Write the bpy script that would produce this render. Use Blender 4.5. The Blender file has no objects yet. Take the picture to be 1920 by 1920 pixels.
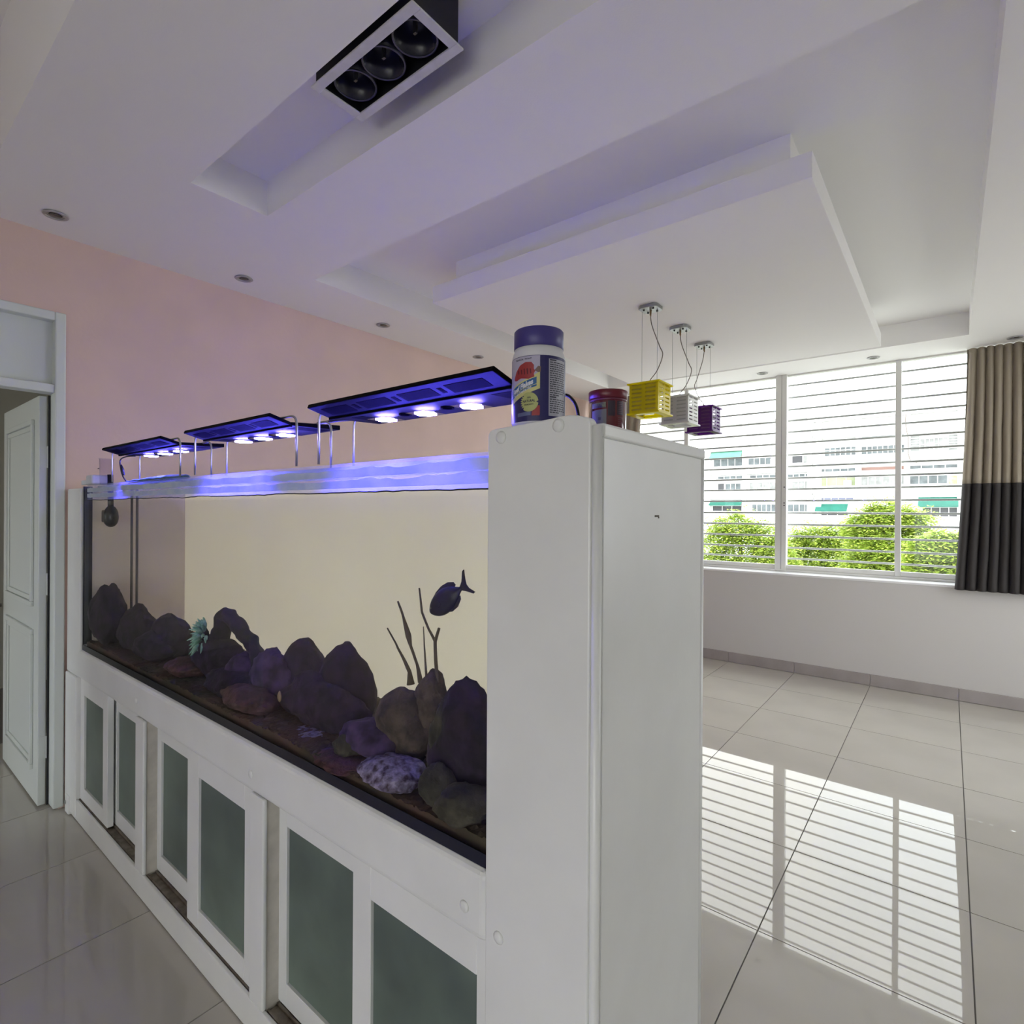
import bpy, bmesh, math, random
from mathutils import Vector, Matrix, noise
import numpy as np
random.seed(7)
S = bpy.context.scene
COL = S.collection

# ------------------------------------------------------------------ camera, world, exposure
F_PX, YAW, PITCH, ROLL, EYE = 1031.0, math.radians(38.47), math.radians(-.05), math.radians(.342), 1.5
_f = Vector((-math.sin(YAW)*math.cos(PITCH), math.cos(YAW)*math.cos(PITCH), math.sin(PITCH)))
_r0 = Vector((math.cos(YAW), math.sin(YAW), 0)); _u0 = _r0.cross(_f)
_r = _r0*math.cos(ROLL) + _u0*math.sin(ROLL); _u = -_r0*math.sin(ROLL) + _u0*math.cos(ROLL)
CAMLOC = Vector((0, 0, EYE))
cam_data = bpy.data.cameras.new('camera'); cam = bpy.data.objects.new('camera', cam_data); COL.objects.link(cam)
cam_data.sensor_width = 36; cam_data.lens = 36*F_PX/1920; cam_data.clip_start = .05; cam_data.clip_end = 400
cam.matrix_world = Matrix(((_r.x, _u.x, -_f.x, 0), (_r.y, _u.y, -_f.y, 0), (_r.z, _u.z, -_f.z, EYE), (0, 0, 0, 1)))
S.camera = cam
world = bpy.data.worlds.new('overcast_sky'); S.world = world; world.use_nodes = True
_nt = world.node_tree; _bg = _nt.nodes['Background']; _bg.inputs[1].default_value = 2.6
_tc = _nt.nodes.new('ShaderNodeTexCoord'); _nz = _nt.nodes.new('ShaderNodeTexNoise'); _rp = _nt.nodes.new('ShaderNodeValToRGB')
_nz.inputs['Scale'].default_value = 2.2; _nz.inputs['Detail'].default_value = 4
_rp.color_ramp.elements[0].position = .35; _rp.color_ramp.elements[0].color = (.84, .92, 1, 1)
_rp.color_ramp.elements[1].position = .6; _rp.color_ramp.elements[1].color = (1, .995, .97, 1)
_nt.links.new(_tc.outputs['Generated'], _nz.inputs['Vector']); _nt.links.new(_nz.outputs[0], _rp.inputs[0]); _nt.links.new(_rp.outputs[0], _bg.inputs[0])
S.view_settings.view_transform = 'Standard'; S.view_settings.look = 'None'; S.view_settings.gamma = 1
S.view_settings.use_curve_mapping = False
S.view_settings.exposure = 1.12
S.cycles.use_denoising = True
S.cycles.max_bounces = 12; S.cycles.diffuse_bounces = 6; S.cycles.glossy_bounces = 5; S.cycles.transparent_max_bounces = 24
S.cycles.transmission_bounces = 6; S.cycles.volume_bounces = 2
S.cycles.sample_clamp_indirect = 6.0; S.cycles.caustics_reflective = False; S.cycles.caustics_refractive = False
LED_POWER, LED_SPOT = 120.0, 36.0

def at(px, py, ax, val):
    """world point where the sight line of a photograph pixel meets the plane ax = val"""
    d = _r*((px-960)/F_PX) + _u*((960-py)/F_PX) + _f
    i = 'xyz'.index(ax); t = (val-CAMLOC[i])/d[i]
    return CAMLOC + d*t

# ------------------------------------------------------------------ materials
def lin(c):
    return tuple(((v/255)/12.92 if v/255 <= .04045 else ((v/255+.055)/1.055)**2.4) for v in c)
MATS = {}
def mat(name, rgb, rough=.5, metal=0., spec=.5, var=0., vscale=8., bump=0., bscale=60., rgb2=None, trans=0., coat=0., emit=None, island=0.):
    if name in MATS: return MATS[name]
    m = bpy.data.materials.new(name); m.use_nodes = True; nt = m.node_tree; b = nt.nodes['Principled BSDF']
    b.inputs['Roughness'].default_value = rough; b.inputs['Metallic'].default_value = metal
    b.inputs['Specular IOR Level'].default_value = spec; b.inputs['Coat Weight'].default_value = coat
    col = rgb if max(rgb) <= 1 else lin(rgb)
    b.inputs['Base Color'].default_value = (*col, 1)
    if var or rgb2:
        tc = nt.nodes.new('ShaderNodeTexCoord'); n = nt.nodes.new('ShaderNodeTexNoise'); n.inputs['Scale'].default_value = vscale; n.inputs['Detail'].default_value = 5
        r = nt.nodes.new('ShaderNodeValToRGB'); r.color_ramp.elements[0].position = .35; r.color_ramp.elements[1].position = .65
        c2 = (rgb2 if max(rgb2) <= 1 else lin(rgb2)) if rgb2 else tuple(min(1, v*(1+var)) for v in col)
        c1 = col if rgb2 else tuple(v*(1-var) for v in col)
        r.color_ramp.elements[0].color = (*c1, 1); r.color_ramp.elements[1].color = (*c2, 1)
        nt.links.new(tc.outputs['Object'], n.inputs['Vector']); nt.links.new(n.outputs[0], r.inputs[0]); nt.links.new(r.outputs[0], b.inputs['Base Color'])
    if island:
        g = nt.nodes.new('ShaderNodeNewGeometry'); r = nt.nodes.new('ShaderNodeValToRGB')
        c2 = rgb2 if max(rgb2) <= 1 else lin(rgb2)
        r.color_ramp.elements[0].color = (*col, 1); r.color_ramp.elements[1].color = (*c2, 1)
        nt.links.new(g.outputs['Random Per Island'], r.inputs[0]); nt.links.new(r.outputs[0], b.inputs['Base Color'])
    if bump:
        tc = nt.nodes.new('ShaderNodeTexCoord'); n = nt.nodes.new('ShaderNodeTexNoise'); n.inputs['Scale'].default_value = bscale; n.inputs['Detail'].default_value = 4
        bm_ = nt.nodes.new('ShaderNodeBump'); bm_.inputs['Strength'].default_value = bump; bm_.inputs['Distance'].default_value = .01
        nt.links.new(tc.outputs['Object'], n.inputs['Vector']); nt.links.new(n.outputs[0], bm_.inputs['Height']); nt.links.new(bm_.outputs[0], b.inputs['Normal'])
    if trans:
        out = nt.nodes['Material Output']; t = nt.nodes.new('ShaderNodeBsdfTranslucent'); mx = nt.nodes.new('ShaderNodeMixShader'); mx.inputs[0].default_value = trans
        src = b.inputs['Base Color'].links[0].from_socket if b.inputs['Base Color'].links else None
        if src: nt.links.new(src, t.inputs[0])
        else: t.inputs[0].default_value = (*col, 1)
        nt.links.new(b.outputs[0], mx.inputs[1]); nt.links.new(t.outputs[0], mx.inputs[2]); nt.links.new(mx.outputs[0], out.inputs[0])
    if emit:
        b.inputs['Emission Color'].default_value = (*emit[0], 1); b.inputs['Emission Strength'].default_value = emit[1]
    MATS[name] = m
    return m
def glass(name, tint=(1, 1, 1), ior=1.45, refl=1.0, rough=0.0):
    if name in MATS: return MATS[name]
    m = bpy.data.materials.new(name); m.use_nodes = True; nt = m.node_tree; nt.nodes.remove(nt.nodes['Principled BSDF']); out = nt.nodes['Material Output']
    t = nt.nodes.new('ShaderNodeBsdfTransparent'); t.inputs[0].default_value = (*tint, 1)
    g = nt.nodes.new('ShaderNodeBsdfGlossy'); g.inputs['Roughness'].default_value = rough
    fr = nt.nodes.new('ShaderNodeFresnel'); fr.inputs[0].default_value = ior
    mu = nt.nodes.new('ShaderNodeMath'); mu.operation = 'MULTIPLY'; ge = nt.nodes.new('ShaderNodeNewGeometry')
    fb = nt.nodes.new('ShaderNodeMath'); fb.operation = 'MULTIPLY_ADD'; fb.inputs[1].default_value = -refl; fb.inputs[2].default_value = refl   # only the outer face mirrors
    nt.links.new(ge.outputs['Backfacing'], fb.inputs[0]); nt.links.new(fb.outputs[0], mu.inputs[1])
    mx = nt.nodes.new('ShaderNodeMixShader')
    nt.links.new(fr.outputs[0], mu.inputs[0]); nt.links.new(mu.outputs[0], mx.inputs[0]); nt.links.new(t.outputs[0], mx.inputs[1]); nt.links.new(g.outputs[0], mx.inputs[2]); nt.links.new(mx.outputs[0], out.inputs[0])
    MATS[name] = m
    return m
def acrylic(name, rgb, clear):
    """coloured acrylic sheet: part see-through, part glowing with the light behind it"""
    m = bpy.data.materials.new(name); m.use_nodes = True; nt = m.node_tree; b = nt.nodes['Principled BSDF']; out = nt.nodes['Material Output']
    b.inputs['Base Color'].default_value = (*rgb, 1); b.inputs['Roughness'].default_value = .12
    t = nt.nodes.new('ShaderNodeBsdfTransparent'); t.inputs[0].default_value = (*rgb, 1)
    tl = nt.nodes.new('ShaderNodeBsdfTranslucent'); tl.inputs[0].default_value = (*rgb, 1)
    m1 = nt.nodes.new('ShaderNodeMixShader'); m1.inputs[0].default_value = .5
    m2 = nt.nodes.new('ShaderNodeMixShader'); m2.inputs[0].default_value = clear
    nt.links.new(b.outputs[0], m1.inputs[1]); nt.links.new(tl.outputs[0], m1.inputs[2]); nt.links.new(m1.outputs[0], m2.inputs[1]); nt.links.new(t.outputs[0], m2.inputs[2]); nt.links.new(m2.outputs[0], out.inputs[0])
    MATS[name] = m
    return m

M_CEIL = mat('ceiling_paint', (.86, .855, .845), .9, bump=.05, bscale=180)
M_WHITE = mat('white_lacquer', (.76, .77, .75), .32, var=.03, vscale=5, bump=.02, bscale=90)
M_WHITE2 = mat('white_wall_paint', (.60, .59, .57), .85, bump=.05, bscale=150)
M_PINK = mat('pink_wall_paint', (.70, .525, .46), .85, var=.03, vscale=3, bump=.08, bscale=45)
M_DOORW = mat('door_paint', (.66, .70, .67), .4, bump=.03, bscale=60)
M_TILE = mat('polished_tile', (.50, .475, .425), .018, var=.04, vscale=2.2, spec=.42)
M_GROUT = mat('grout', (.16, .15, .14), .8)
M_BASE = mat('baseboard_tile', (.36, .33, .32), .25, var=.05)
M_ALU = mat('white_aluminium', (.70, .70, .67), .35)
M_BAR = mat('bar_enamel', (.44, .44, .43), .45)
M_BLACK = mat('black_plastic', (.012, .012, .016), .45)
M_BLACKG = mat('black_silicone', (.006, .008, .014), .25)
M_STEEL = mat('brushed_steel', (.45, .45, .45), .28, metal=1)
M_GREYMET = mat('grey_metal', (.30, .31, .31), .35, metal=.6)
M_RUB = mat('grey_cable', (.16, .13, .11), .5)
M_GLASS = glass('clear_glass')
M_WGLASS = glass('window_glass', (.97, .985, .98), 1.45, .6)
M_TRACK = mat('dirty_track', (.10, .075, .05), .5, rgb2=(.22, .19, .15), vscale=30)
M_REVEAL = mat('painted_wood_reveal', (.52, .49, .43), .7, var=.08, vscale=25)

# ------------------------------------------------------------------ mesh helpers
WLOC = {}
class MB:
    def __init__(s): s.v = []; s.f = []
    def add(s, vs, fs):
        o = len(s.v); s.v += [tuple(p) for p in vs]; s.f += [tuple(i+o for i in f) for f in fs]; return s
    def box(s, x0, x1, y0, y1, z0, z1):
        return s.add([(x0, y0, z0), (x1, y0, z0), (x1, y1, z0), (x0, y1, z0), (x0, y0, z1), (x1, y0, z1), (x1, y1, z1), (x0, y1, z1)],
                     [(0, 3, 2, 1), (4, 5, 6, 7), (0, 1, 5, 4), (1, 2, 6, 5), (2, 3, 7, 6), (3, 0, 4, 7)])
    def tube(s, pts, r, n=8, cap=True):
        pts = [Vector(p) for p in pts]; rs = r if isinstance(r, (list, tuple)) else [r]*len(pts); rings = []
        prev = None
        for i, p in enumerate(pts):
            t = (pts[min(i+1, len(pts)-1)] - pts[max(i-1, 0)]).normalized()
            a = (prev - t*prev.dot(t)) if prev is not None and (prev - t*prev.dot(t)).length > 1e-5 else (t.orthogonal())
            a.normalize(); prev = a; b = t.cross(a)
            rings.append([p + (a*math.cos(2*math.pi*k/n) + b*math.sin(2*math.pi*k/n))*rs[i] for k in range(n)])
        vs = [q for ring in rings for q in ring]; fs = []
        for i in range(len(rings)-1):
            for k in range(n): fs.append((i*n+k, i*n+(k+1) % n, (i+1)*n+(k+1) % n, (i+1)*n+k))
        if cap: fs.append(tuple(reversed(range(n)))); fs.append(tuple(range((len(rings)-1)*n, len(rings)*n)))
        return s.add(vs, fs)
    def cyl(s, p0, p1, r, n=16): return s.tube([p0, p1], r, n)
    def lathe(s, prof, c=(0, 0, 0), n=40, ring=False):
        vs = []; fs = []; m = len(prof)
        for r, z in prof:
            for k in range(n):
                a = 2*math.pi*k/n; vs.append((c[0]+r*math.cos(a), c[1]+r*math.sin(a), c[2]+z))
        for i in range(m-1):
            for k in range(n): fs.append((i*n+k, i*n+(k+1) % n, (i+1)*n+(k+1) % n, (i+1)*n+k))
        if ring:
            for k in range(n): fs.append(((m-1)*n+k, (m-1)*n+(k+1) % n, (k+1) % n, k))
        else: fs.append(tuple(reversed(range(n)))); fs.append(tuple(range((m-1)*n, m*n)))
        return s.add(vs, fs)
    def prism(s, poly, fn, d0, d1):
        """poly in 2D, fn(u, v, d) -> world"""
        n = len(poly)
        return s.add([fn(u, v, d0) for u, v in poly] + [fn(u, v, d1) for u, v in poly],
                     [tuple(reversed(range(n))), tuple(range(n, 2*n))] + [(i, (i+1) % n, n+(i+1) % n, n+i) for i in range(n)])
    def build(s, name, m, parent=None, kind=None, smooth=False, bevel=0, seg=2, origin=None, fixn=True):
        if parent is not None: o0 = WLOC[parent]
        elif origin is not None: o0 = Vector(origin)
        else:
            a = np.array(s.v); o0 = Vector(((a[:, 0].min()+a[:, 0].max())/2, (a[:, 1].min()+a[:, 1].max())/2, a[:, 2].min()))
        me = bpy.data.meshes.new(name)
        loc = o0
        if parent is not None: loc = Vector((0, 0, 0))
        me.from_pydata([(p[0]-o0.x, p[1]-o0.y, p[2]-o0.z) for p in s.v], [], s.f); me.update()
        if fixn:
            bm = bmesh.new(); bm.from_mesh(me); bmesh.ops.recalc_face_normals(bm, faces=bm.faces); bm.to_mesh(me); bm.free()
        if m is not None: me.materials.append(m)
        ob = bpy.data.objects.new(name, me); COL.objects.link(ob); ob.location = loc
        if parent is not None: ob.parent = parent
        WLOC[ob] = o0.copy()
        if kind: ob['kind'] = kind
        if smooth:
            for p in me.polygons: p.use_smooth = True
        if bevel:
            md = ob.modifiers.new('bevel', 'BEVEL'); md.width = bevel; md.segments = seg; md.limit_method = 'ANGLE'; md.angle_limit = math.radians(40)
            if seg > 1:
                md.harden_normals = False
        return ob
def box(name, m, b, parent=None, kind=None, bevel=0, seg=2): return MB().box(*b).build(name, m, parent, kind, bevel=bevel, seg=seg)
def tag(o, label, cat, group=None, kind=None):
    o['label'] = label; o['category'] = cat
    if group: o['group'] = group
    if kind: o['kind'] = kind
    return o
def empty(name, loc, kind=None):
    o = bpy.data.objects.new(name, None); COL.objects.link(o); o.location = loc; o.empty_display_size = .05; WLOC[o] = Vector(loc)
    if kind: o['kind'] = kind
    return o
def thing(name, label, cat, loc, group=None): return tag(empty(name, loc), label, cat, group)
def copy_tree(o, parent=None, loc=None):
    c = o.copy(); COL.objects.link(c)
    if parent is not None: c.parent = parent
    if loc is not None: c.location = loc
    WLOC[c] = Vector(loc) if loc is not None else WLOC[o].copy()
    for ch in list(o.children): copy_tree(ch, c)
    return c
def arc_pts(p0, p1, p2, n=8):
    p0, p1, p2 = Vector(p0), Vector(p1), Vector(p2)
    return [p0*(1-t)**2 + p1*2*t*(1-t) + p2*t*t for t in [i/n for i in range(n+1)]]

# ------------------------------------------------------------------ room shell
XL, XR, YN, YF = -3.48, 2.2, -3.6, 5.704          # pink wall, right wall, wall behind the camera, window wall
WY = 5.945                                         # window plane
ZS, ZT = 2.86, 3.035                               # soffit, coffer top
floor = empty('floor', (0, 0, 0), 'structure')
MB().box(-6.2, XR, YN-.1, 6.05, -.05, -.0035).build('subfloor', M_GROUT, floor)
tile_mb = MB().box(-.2985, .2985, -.2985, .2985, -.02, 0)
t0 = None
for i in range(-8, 4):
    for j in range(-7, 9):
        cx, cy = .07+.6*i+.3, .3+.6*j+.3
        if t0 is None:
            t0 = MB().box(-.2978, .2978, -.2978, .2978, -.02, 0).build('tile', M_TILE, floor); t = t0
        else:
            t = t0.copy(); COL.objects.link(t)
        t.location = (cx, cy, 0)
m = MB()
X1 = XR+.1
m.box(-6.2, X1, .42, .955, ZS, 3.34).box(-6.2, -2.476, .955, 1.283, ZS, 3.1).box(1.9, X1, .955, 1.283, ZS, 3.1).box(-6.2, X1, 1.283, 1.81, ZS, 3.1)
m.box(-6.2, -2.939, 1.81, 5.41, ZS, 3.1).box(.112, X1, 1.81, 5.41, ZS, 3.1).box(-6.2, X1, 5.41, 6.05, ZS, 3.1)
m.box(-2.6, X1, .9, 1.3, 3.02, 3.12).box(-3.1, .3, 1.7, 5.5, ZT, 3.14).box(-6.2, X1, YN-.1, .43, 3.325, 3.4)
m.build('ceiling', M_CEIL, None, 'structure')
pan = empty('ceiling_panel', (-1.445, 3.67, 2.77), 'structure')
box('panel_slab', M_CEIL, (-2.478, -.411, 2.328, 5.013, 2.77, 2.873), pan, bevel=.003)
box('panel_core', M_CEIL, (-2.384, -.509, 2.434, 4.91, 2.873, 3.04), pan)

m = MB(); m.box(XL-.1, XL, .745, 6.05, -.06, 3.1).box(XL-.1, XL, -.20, .745, 2.46, 3.34).box(XL-.1, XL, YN, -.20, -.06, 3.34)
m.build('wall_left', M_PINK, None, 'structure')
m = MB(); m.box(XL, XR, YF, 6.02, -.06, .905).box(.62, XR, YF, 6.02, .905, ZS)
m.build('wall_far', M_WHITE2, None, 'structure')
m = MB(); m.box(XR, XR+.1, YN, 3.3, -.06, 3.4).box(XR, XR+.1, 5.2, 6.05, -.06, 3.4).box(XR, XR+.1, 3.3, 5.2, 2.7, 3.4).box(XR, XR+.1, 3.3, 5.2, -.06, .9)  # unseen opening added here to bring fill daylight into the room
m.build('wall_right', M_WHITE2, None, 'structure')
m = MB(); m.box(-6.2, -5.6, YN-.1, YN, -.06, 3.4).box(-4.2, -.8, YN-.1, YN, -.06, 3.4).box(-5.6, -4.2, YN-.1, YN, 2.2, 3.4).box(2.0, XR, YN-.1, YN, -.06, 3.4).box(-.8, 2.0, YN-.1, YN, 1.8, 3.4)  # unseen openings, added and sized for the daylight they let in
m.build('wall_near', M_WHITE2, None, 'structure')
# adjoining room beyond the open door
M_HALL = mat('hall_paint', (.50, .52, .46), .85)
m = MB(); m.box(-6.3, -6.2, YN, 6.05, -.06, 3.4).box(-6.2, XL-.1, 2.2, 2.3, -.06, 3.1)
m.build('wall_beyond', M_HALL, None, 'structure')
m = MB(); m.box(-5.9, -3.8, YN-.02, YN+.02, 2.42, 2.5).box(-5.9, -3.8, YN-.02, YN+.02, .0, .02)
m.build('trim_2', M_WHITE, None, 'structure')
bb = empty('baseboard_far', (0, YF, 0), 'structure'); k0 = None
for i in range(-6, 4):
    x0 = .07+.6*i
    a, b = max(x0+.0012, XL), min(x0+.5988, XR)
    if b-a > .59 and k0: o = k0.copy(); COL.objects.link(o); o.location = (x0-k0x, 0, 0)
    else:
        o = MB().box(a, b, YF-.011, YF, .002, .1).build('baseboard_tile', M_BASE, bb, bevel=.0015, seg=1)
        if b-a > .59 and k0 is None: k0, k0x = o, x0

# ------------------------------------------------------------------ window
win = empty('window_1', (-1.3, WY, .926), 'structure')
MB().box(XL, .62, YF-.004, WY-.02, .905, .926).build('window_sill', mat('sill_paint', (.82, .83, .84), .3), win, bevel=.004)
fr = MB(); fr.box(XL, .62, WY-.045, WY+.03, .926, .948).build('frame_bottom_rail', M_ALU, win, bevel=.002)
box('frame_top_rail', M_ALU, (XL, .62, WY-.02, WY+.03, 2.845, 2.86), win)
for a, b in ((-1.352, -1.250),): 
    box('frame_post', M_ALU, (a, b, WY-.05, WY+.02, .93, 2.86), win, bevel=.003)
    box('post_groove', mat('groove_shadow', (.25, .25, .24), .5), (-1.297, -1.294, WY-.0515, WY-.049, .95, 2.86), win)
    lk = MB()
    for z in (1.755, 1.60, 1.575): lk.cyl((-1.268, WY-.057, z), (-1.268, WY-.05, z), .006, 10)
    lk.build('lock_screws', M_BLACK, win)
for a, b in ((-2.285, -2.24), (-.375, -.331), (.575, .62), (XL, XL+.05)):
    box('sash_stile', M_ALU, (a, b, WY-.035, WY+.012, .948, 2.85), win, bevel=.003)
sash = [(XL+.05, -2.285), (-2.24, -1.352), (-1.25, -.375), (-.331, .575)]
for i, (a, b) in enumerate(sash):
    box('sash_rail', M_ALU, (a, b, WY-.03, WY+.008, .948, .99), win, bevel=.003)
    box('pane', M_WGLASS, (a, b, WY-.012, WY-.008, .99, 2.85), win)
bars_py = (252, 320, 387, 449, 512, 575, 640, 705, 770, 832, 897, 965, 1030, 1095, 1160, 1220)
for py in bars_py:
    z = at(1476, 640+py/3, 'y', 6.03).z
    MB().cyl((XL, 6.03, z), (.62, 6.03, z), .0095, 8).build('security_bar', M_BAR, win, smooth=True)

# ------------------------------------------------------------------ door in the pink wall
dr = empty('door_1', (XL, .3, 0), 'structure')
m = MB(); m.box(XL-.09, XL+.015, .722, .765, .008, 2.476).box(XL-.09, XL+.015, -.22, .722, 2.432, 2.476).box(XL-.09, XL+.015, -.22, -.175, .008, 2.432)
m.build('door_casing', M_DOORW, dr, bevel=.006)
box('transom_bar', M_DOORW, (XL-.08, XL+.005, -.175, .722, 2.075, 2.117), dr, bevel=.004)
box('transom_panel', M_DOORW, (XL-.06, XL-.04, -.175, .722, 2.117, 2.432), dr)
LX0, LX1, LY0, LY1 = -4.40, -3.56, .680, .712
box('door_leaf', M_DOORW, (LX0, LX1, LY0, LY1, .012, 2.066), dr, bevel=.003)
def moulding(x0, x1, z0, z1):
    fn = lambda a, b, c, d: MB().box(a, b, LY0-.014, LY0, c, d)
    mm = MB()
    for w, t in ((.0, .014), (.028, .007)):
        a, b, c, d = x0+w, x1-w, z0+w, z1-w; q = .026
        mm.box(a, b, LY0-t, LY0, c, c+q).box(a, b, LY0-t, LY0, d-q, d).box(a, a+q, LY0-t, LY0, c+q, d-q).box(b-q, b, LY0-t, LY0, c+q, d-q)
    mm.build('panel_moulding', M_DOORW, dr, bevel=.004)
moulding(LX0+.12, -3.655, .17, .885); moulding(LX0+.12, -3.655, 1.0, 1.955)
for z in (.30, 1.12, 1.76):
    h = box('hinge', M_DOORW, (LX1, LX1+.002, LY0+.004, LY1-.002, z-.055, z+.055), dr)
    MB().cyl((LX1+.004, LY1+.004, z-.055), (LX1+.004, LY1+.004, z+.055), .006, 10).build('hinge_pin', M_DOORW, h)
box('door_seal', M_BLACK, (XL-.075, XL-.068, .7135, .7215, .01, 2.07), dr)  # black strip put in for the shade in the gap beside the leaf
hp = at(4, 1135, 'y', LY0)
h = MB().cyl((hp.x-.02, LY0, hp.z), (hp.x-.02, LY0-.05, hp.z), .011, 14)
h.tube(arc_pts((hp.x-.02, LY0-.05, hp.z), (hp.x+.02, LY0-.055, hp.z), (hp.x+.09, LY0-.05, hp.z-.004), 6), .009, 10).build('door_handle', M_STEEL, dr, smooth=True)

# ------------------------------------------------------------------ aquarium stand (white cabinet with six sliding frosted doors)
FY = .77
st = thing('aquarium_stand', 'long white wooden cabinet with frosted sliding doors beneath the fish tank', 'cabinet', (-2.0, 1.0, 0))
m = MB(); m.box(XL+.018, -3.285, FY-.004, FY+.06, .012, .69).box(XL+.018, -3.242, FY+.002, FY+.05, .69, 1.60)
m.build('end_post', M_WHITE, st, bevel=.008, seg=3)
box('foot_block', M_WHITE, (XL+.06, -3.36, FY-.012, FY+.01, .004, .09), st, bevel=.004)
MB().cyl((-3.405, FY-.013, .055), (-3.405, FY-.017, .055), .010, 12).build('foot_screw', M_STEEL, st)
box('top_rail', M_WHITE, (-3.285, -.668, FY, .86, .690, .828), st, bevel=.018, seg=4)
box('bottom_rail', M_WHITE, (-3.36, -.668, FY, FY+.012, .004, .098), st, bevel=.003)
box('bottom_board', M_WHITE, (-3.36, -.668, FY+.012, 1.24, .02, .085), st)
for a, b in ((-2.489, -2.402), (-1.568, -1.490)):
    box('door_post', M_WHITE, (a, b, FY, FY+.013, .098, .690), st, bevel=.005, seg=3)
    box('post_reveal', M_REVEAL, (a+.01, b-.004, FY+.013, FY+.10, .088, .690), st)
m = MB()
for a, b in ((-3.285, -2.489), (-2.402, -1.568), (-1.49, -.668)):
    m.box(a, b, FY+.012, FY+.10, .085, .092)
    for y in (FY+.014, FY+.044, FY+.074): m.box(a, b, y, y+.005, .092, .099)
m.build('sliding_track', M_TRACK, st)
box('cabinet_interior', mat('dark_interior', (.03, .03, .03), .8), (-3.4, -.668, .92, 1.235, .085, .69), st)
box('cabinet_back', M_WHITE, (-3.45, -.668, 1.235, 1.25, .0, .828), st)
box('cabinet_top', M_WHITE, (-3.45, -.668, .86, 1.235, .80, .828), st)
M_FROST = mat('frosted_green_glass', (.075, .10, .09), .34, rgb2=(.15, .20, .165), vscale=2.6, spec=.5)
yf, yb = FY+.017, FY+.050
def sdoor(x0, x1, y, px0, px1):
    d = MB(); z0, z1, p0, p1 = .100, .688, .165, .608; th = .024
    d.box(x0, px0, y, y+th, z0, z1).box(px1, x1, y, y+th, z0, z1).box(px0, px1, y, y+th, z0, p0).box(px0, px1, y, y+th, p1, z1)
    o = d.build('sliding_door', M_WHITE, st, bevel=.0015, seg=1)
    MB().box(px0-.004, px1+.004, y+.009, y+.014, p0-.004, p1+.004).build('frosted_pane', M_FROST, o)
sdoor(-3.284, -2.882, yf, -3.225, -2.945)
sdoor(-2.93, -2.46, yb, -2.877, -2.52)
sdoor(-2.44, -1.985, yb, -2.370, -2.035)
sdoor(-2.040, -1.5695, yf, -1.952, -1.632)
sdoor(-1.520, -1.055, yb, -1.455, -1.11)
sdoor(-1.100, -.6695, yf, -1.032, -.706)
for x, z in ((-2.477, .752), (-1.56, .744), (-.722, .744)):
    MB().lathe([(.010, 0), (.010, .002), (.006, .0045), (0.0005, .005)], (0, 0, 0), 14).build('screw_cap', M_WHITE, st, smooth=True).matrix_local = Matrix.Translation(Vector((x, FY+.001, z)) - WLOC[st]) @ Matrix.Rotation(math.pi/2, 4, 'X') @ Matrix.Translation(WLOC[st])

# ------------------------------------------------------------------ end column
PX0, PX1, PY1, PZ = -.666, -.437, 1.262, 1.645
pc = thing('end_column', 'tall white lacquered box column closing the right end of the fish tank', 'column', (-.55, 1.0, 0))
box('column_core', M_WHITE, (PX0+.002, PX1-.004, .788, PY1-.012, .0, PZ-.008), pc, bevel=.004)
poly = [(PX0, 0)]
def corner(cx, cz, r, a0, a1, n=6): return [(cx+r*math.cos(math.radians(a0+(a1-a0)*i/n)), cz+r*math.sin(math.radians(a0+(a1-a0)*i/n))) for i in range(n+1)]
poly = [(PX0, .0)] + [(PX1-.012, 0)] + corner(PX1-.026, 1.640, .014, 0, 90) + [(-.475, 1.6575), (-.49, 1.6595), (-.51, 1.6590), (-.53, 1.657), (-.56, 1.655), (-.60, 1.653), (-.64, 1.651)] + corner(PX0+.013, 1.637, .013, 90, 180)
MB().prism(poly, lambda u, v, d: (u, d, v), .7655, .788).build('front_panel', M_WHITE, pc, bevel=.003)
MB().tube([(PX1-.007, .778, .0), (PX1-.007, .778, PZ-.006)], .0085, 14).build('corner_bead', M_WHITE, pc, smooth=True)
box('top_board', M_WHITE, (PX0+.002, PX1, .789, PY1-.002, PZ-.024, PZ), pc, bevel=.005, seg=3)
MB().tube([(PX1-.011, PY1-.011, .0), (PX1-.011, PY1-.011, PZ-.016)] , .011, 14).build('rear_bead', M_WHITE, pc, smooth=True)
box('side_panel', M_WHITE, (PX1-.005, PX1-.002, .792, PY1-.022, .0, PZ-.0245), pc, bevel=.001, seg=1)
mk = at(1232, 968, 'x', PX1-.002)
m = MB(); m.box(mk.x-.001, mk.x+.0006, mk.y-.011, mk.y+.008, mk.z-.0015, mk.z+.002).box(mk.x-.001, mk.x+.0006, mk.y+.004, mk.y+.009, mk.z-.004, mk.z-.001).build('scuff', mat('dark_scuff', (.10, .09, .07), .8), pc)
for x, z in ((-.634, 1.634), (-.510, 1.644), (-.633, .730)):
    q = MB(); q.lathe([(.0115, 0), (.0115, .0022), (.007, .005), (.0005, .0055)], (0, 0, 0), 16)
    q2 = MB(); q2.v = [(x+a, .7658-c, z+b) for a, b, c in q.v]; q2.f = q.f
    q2.build('screw_cap', M_WHITE, pc, smooth=True)
for o in list(st.children):
    if o.name.startswith('screw_cap'): bpy.data.objects.remove(o)
for x, z in ((-2.477, .752), (-1.56, .744), (-.722, .744)):
    q2 = MB(); q2.v = [(x+a, FY+.0003-c, z+b) for a, b, c in q.v]; q2.f = q.f
    q2.build('screw_cap', M_WHITE, st, smooth=True)

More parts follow.
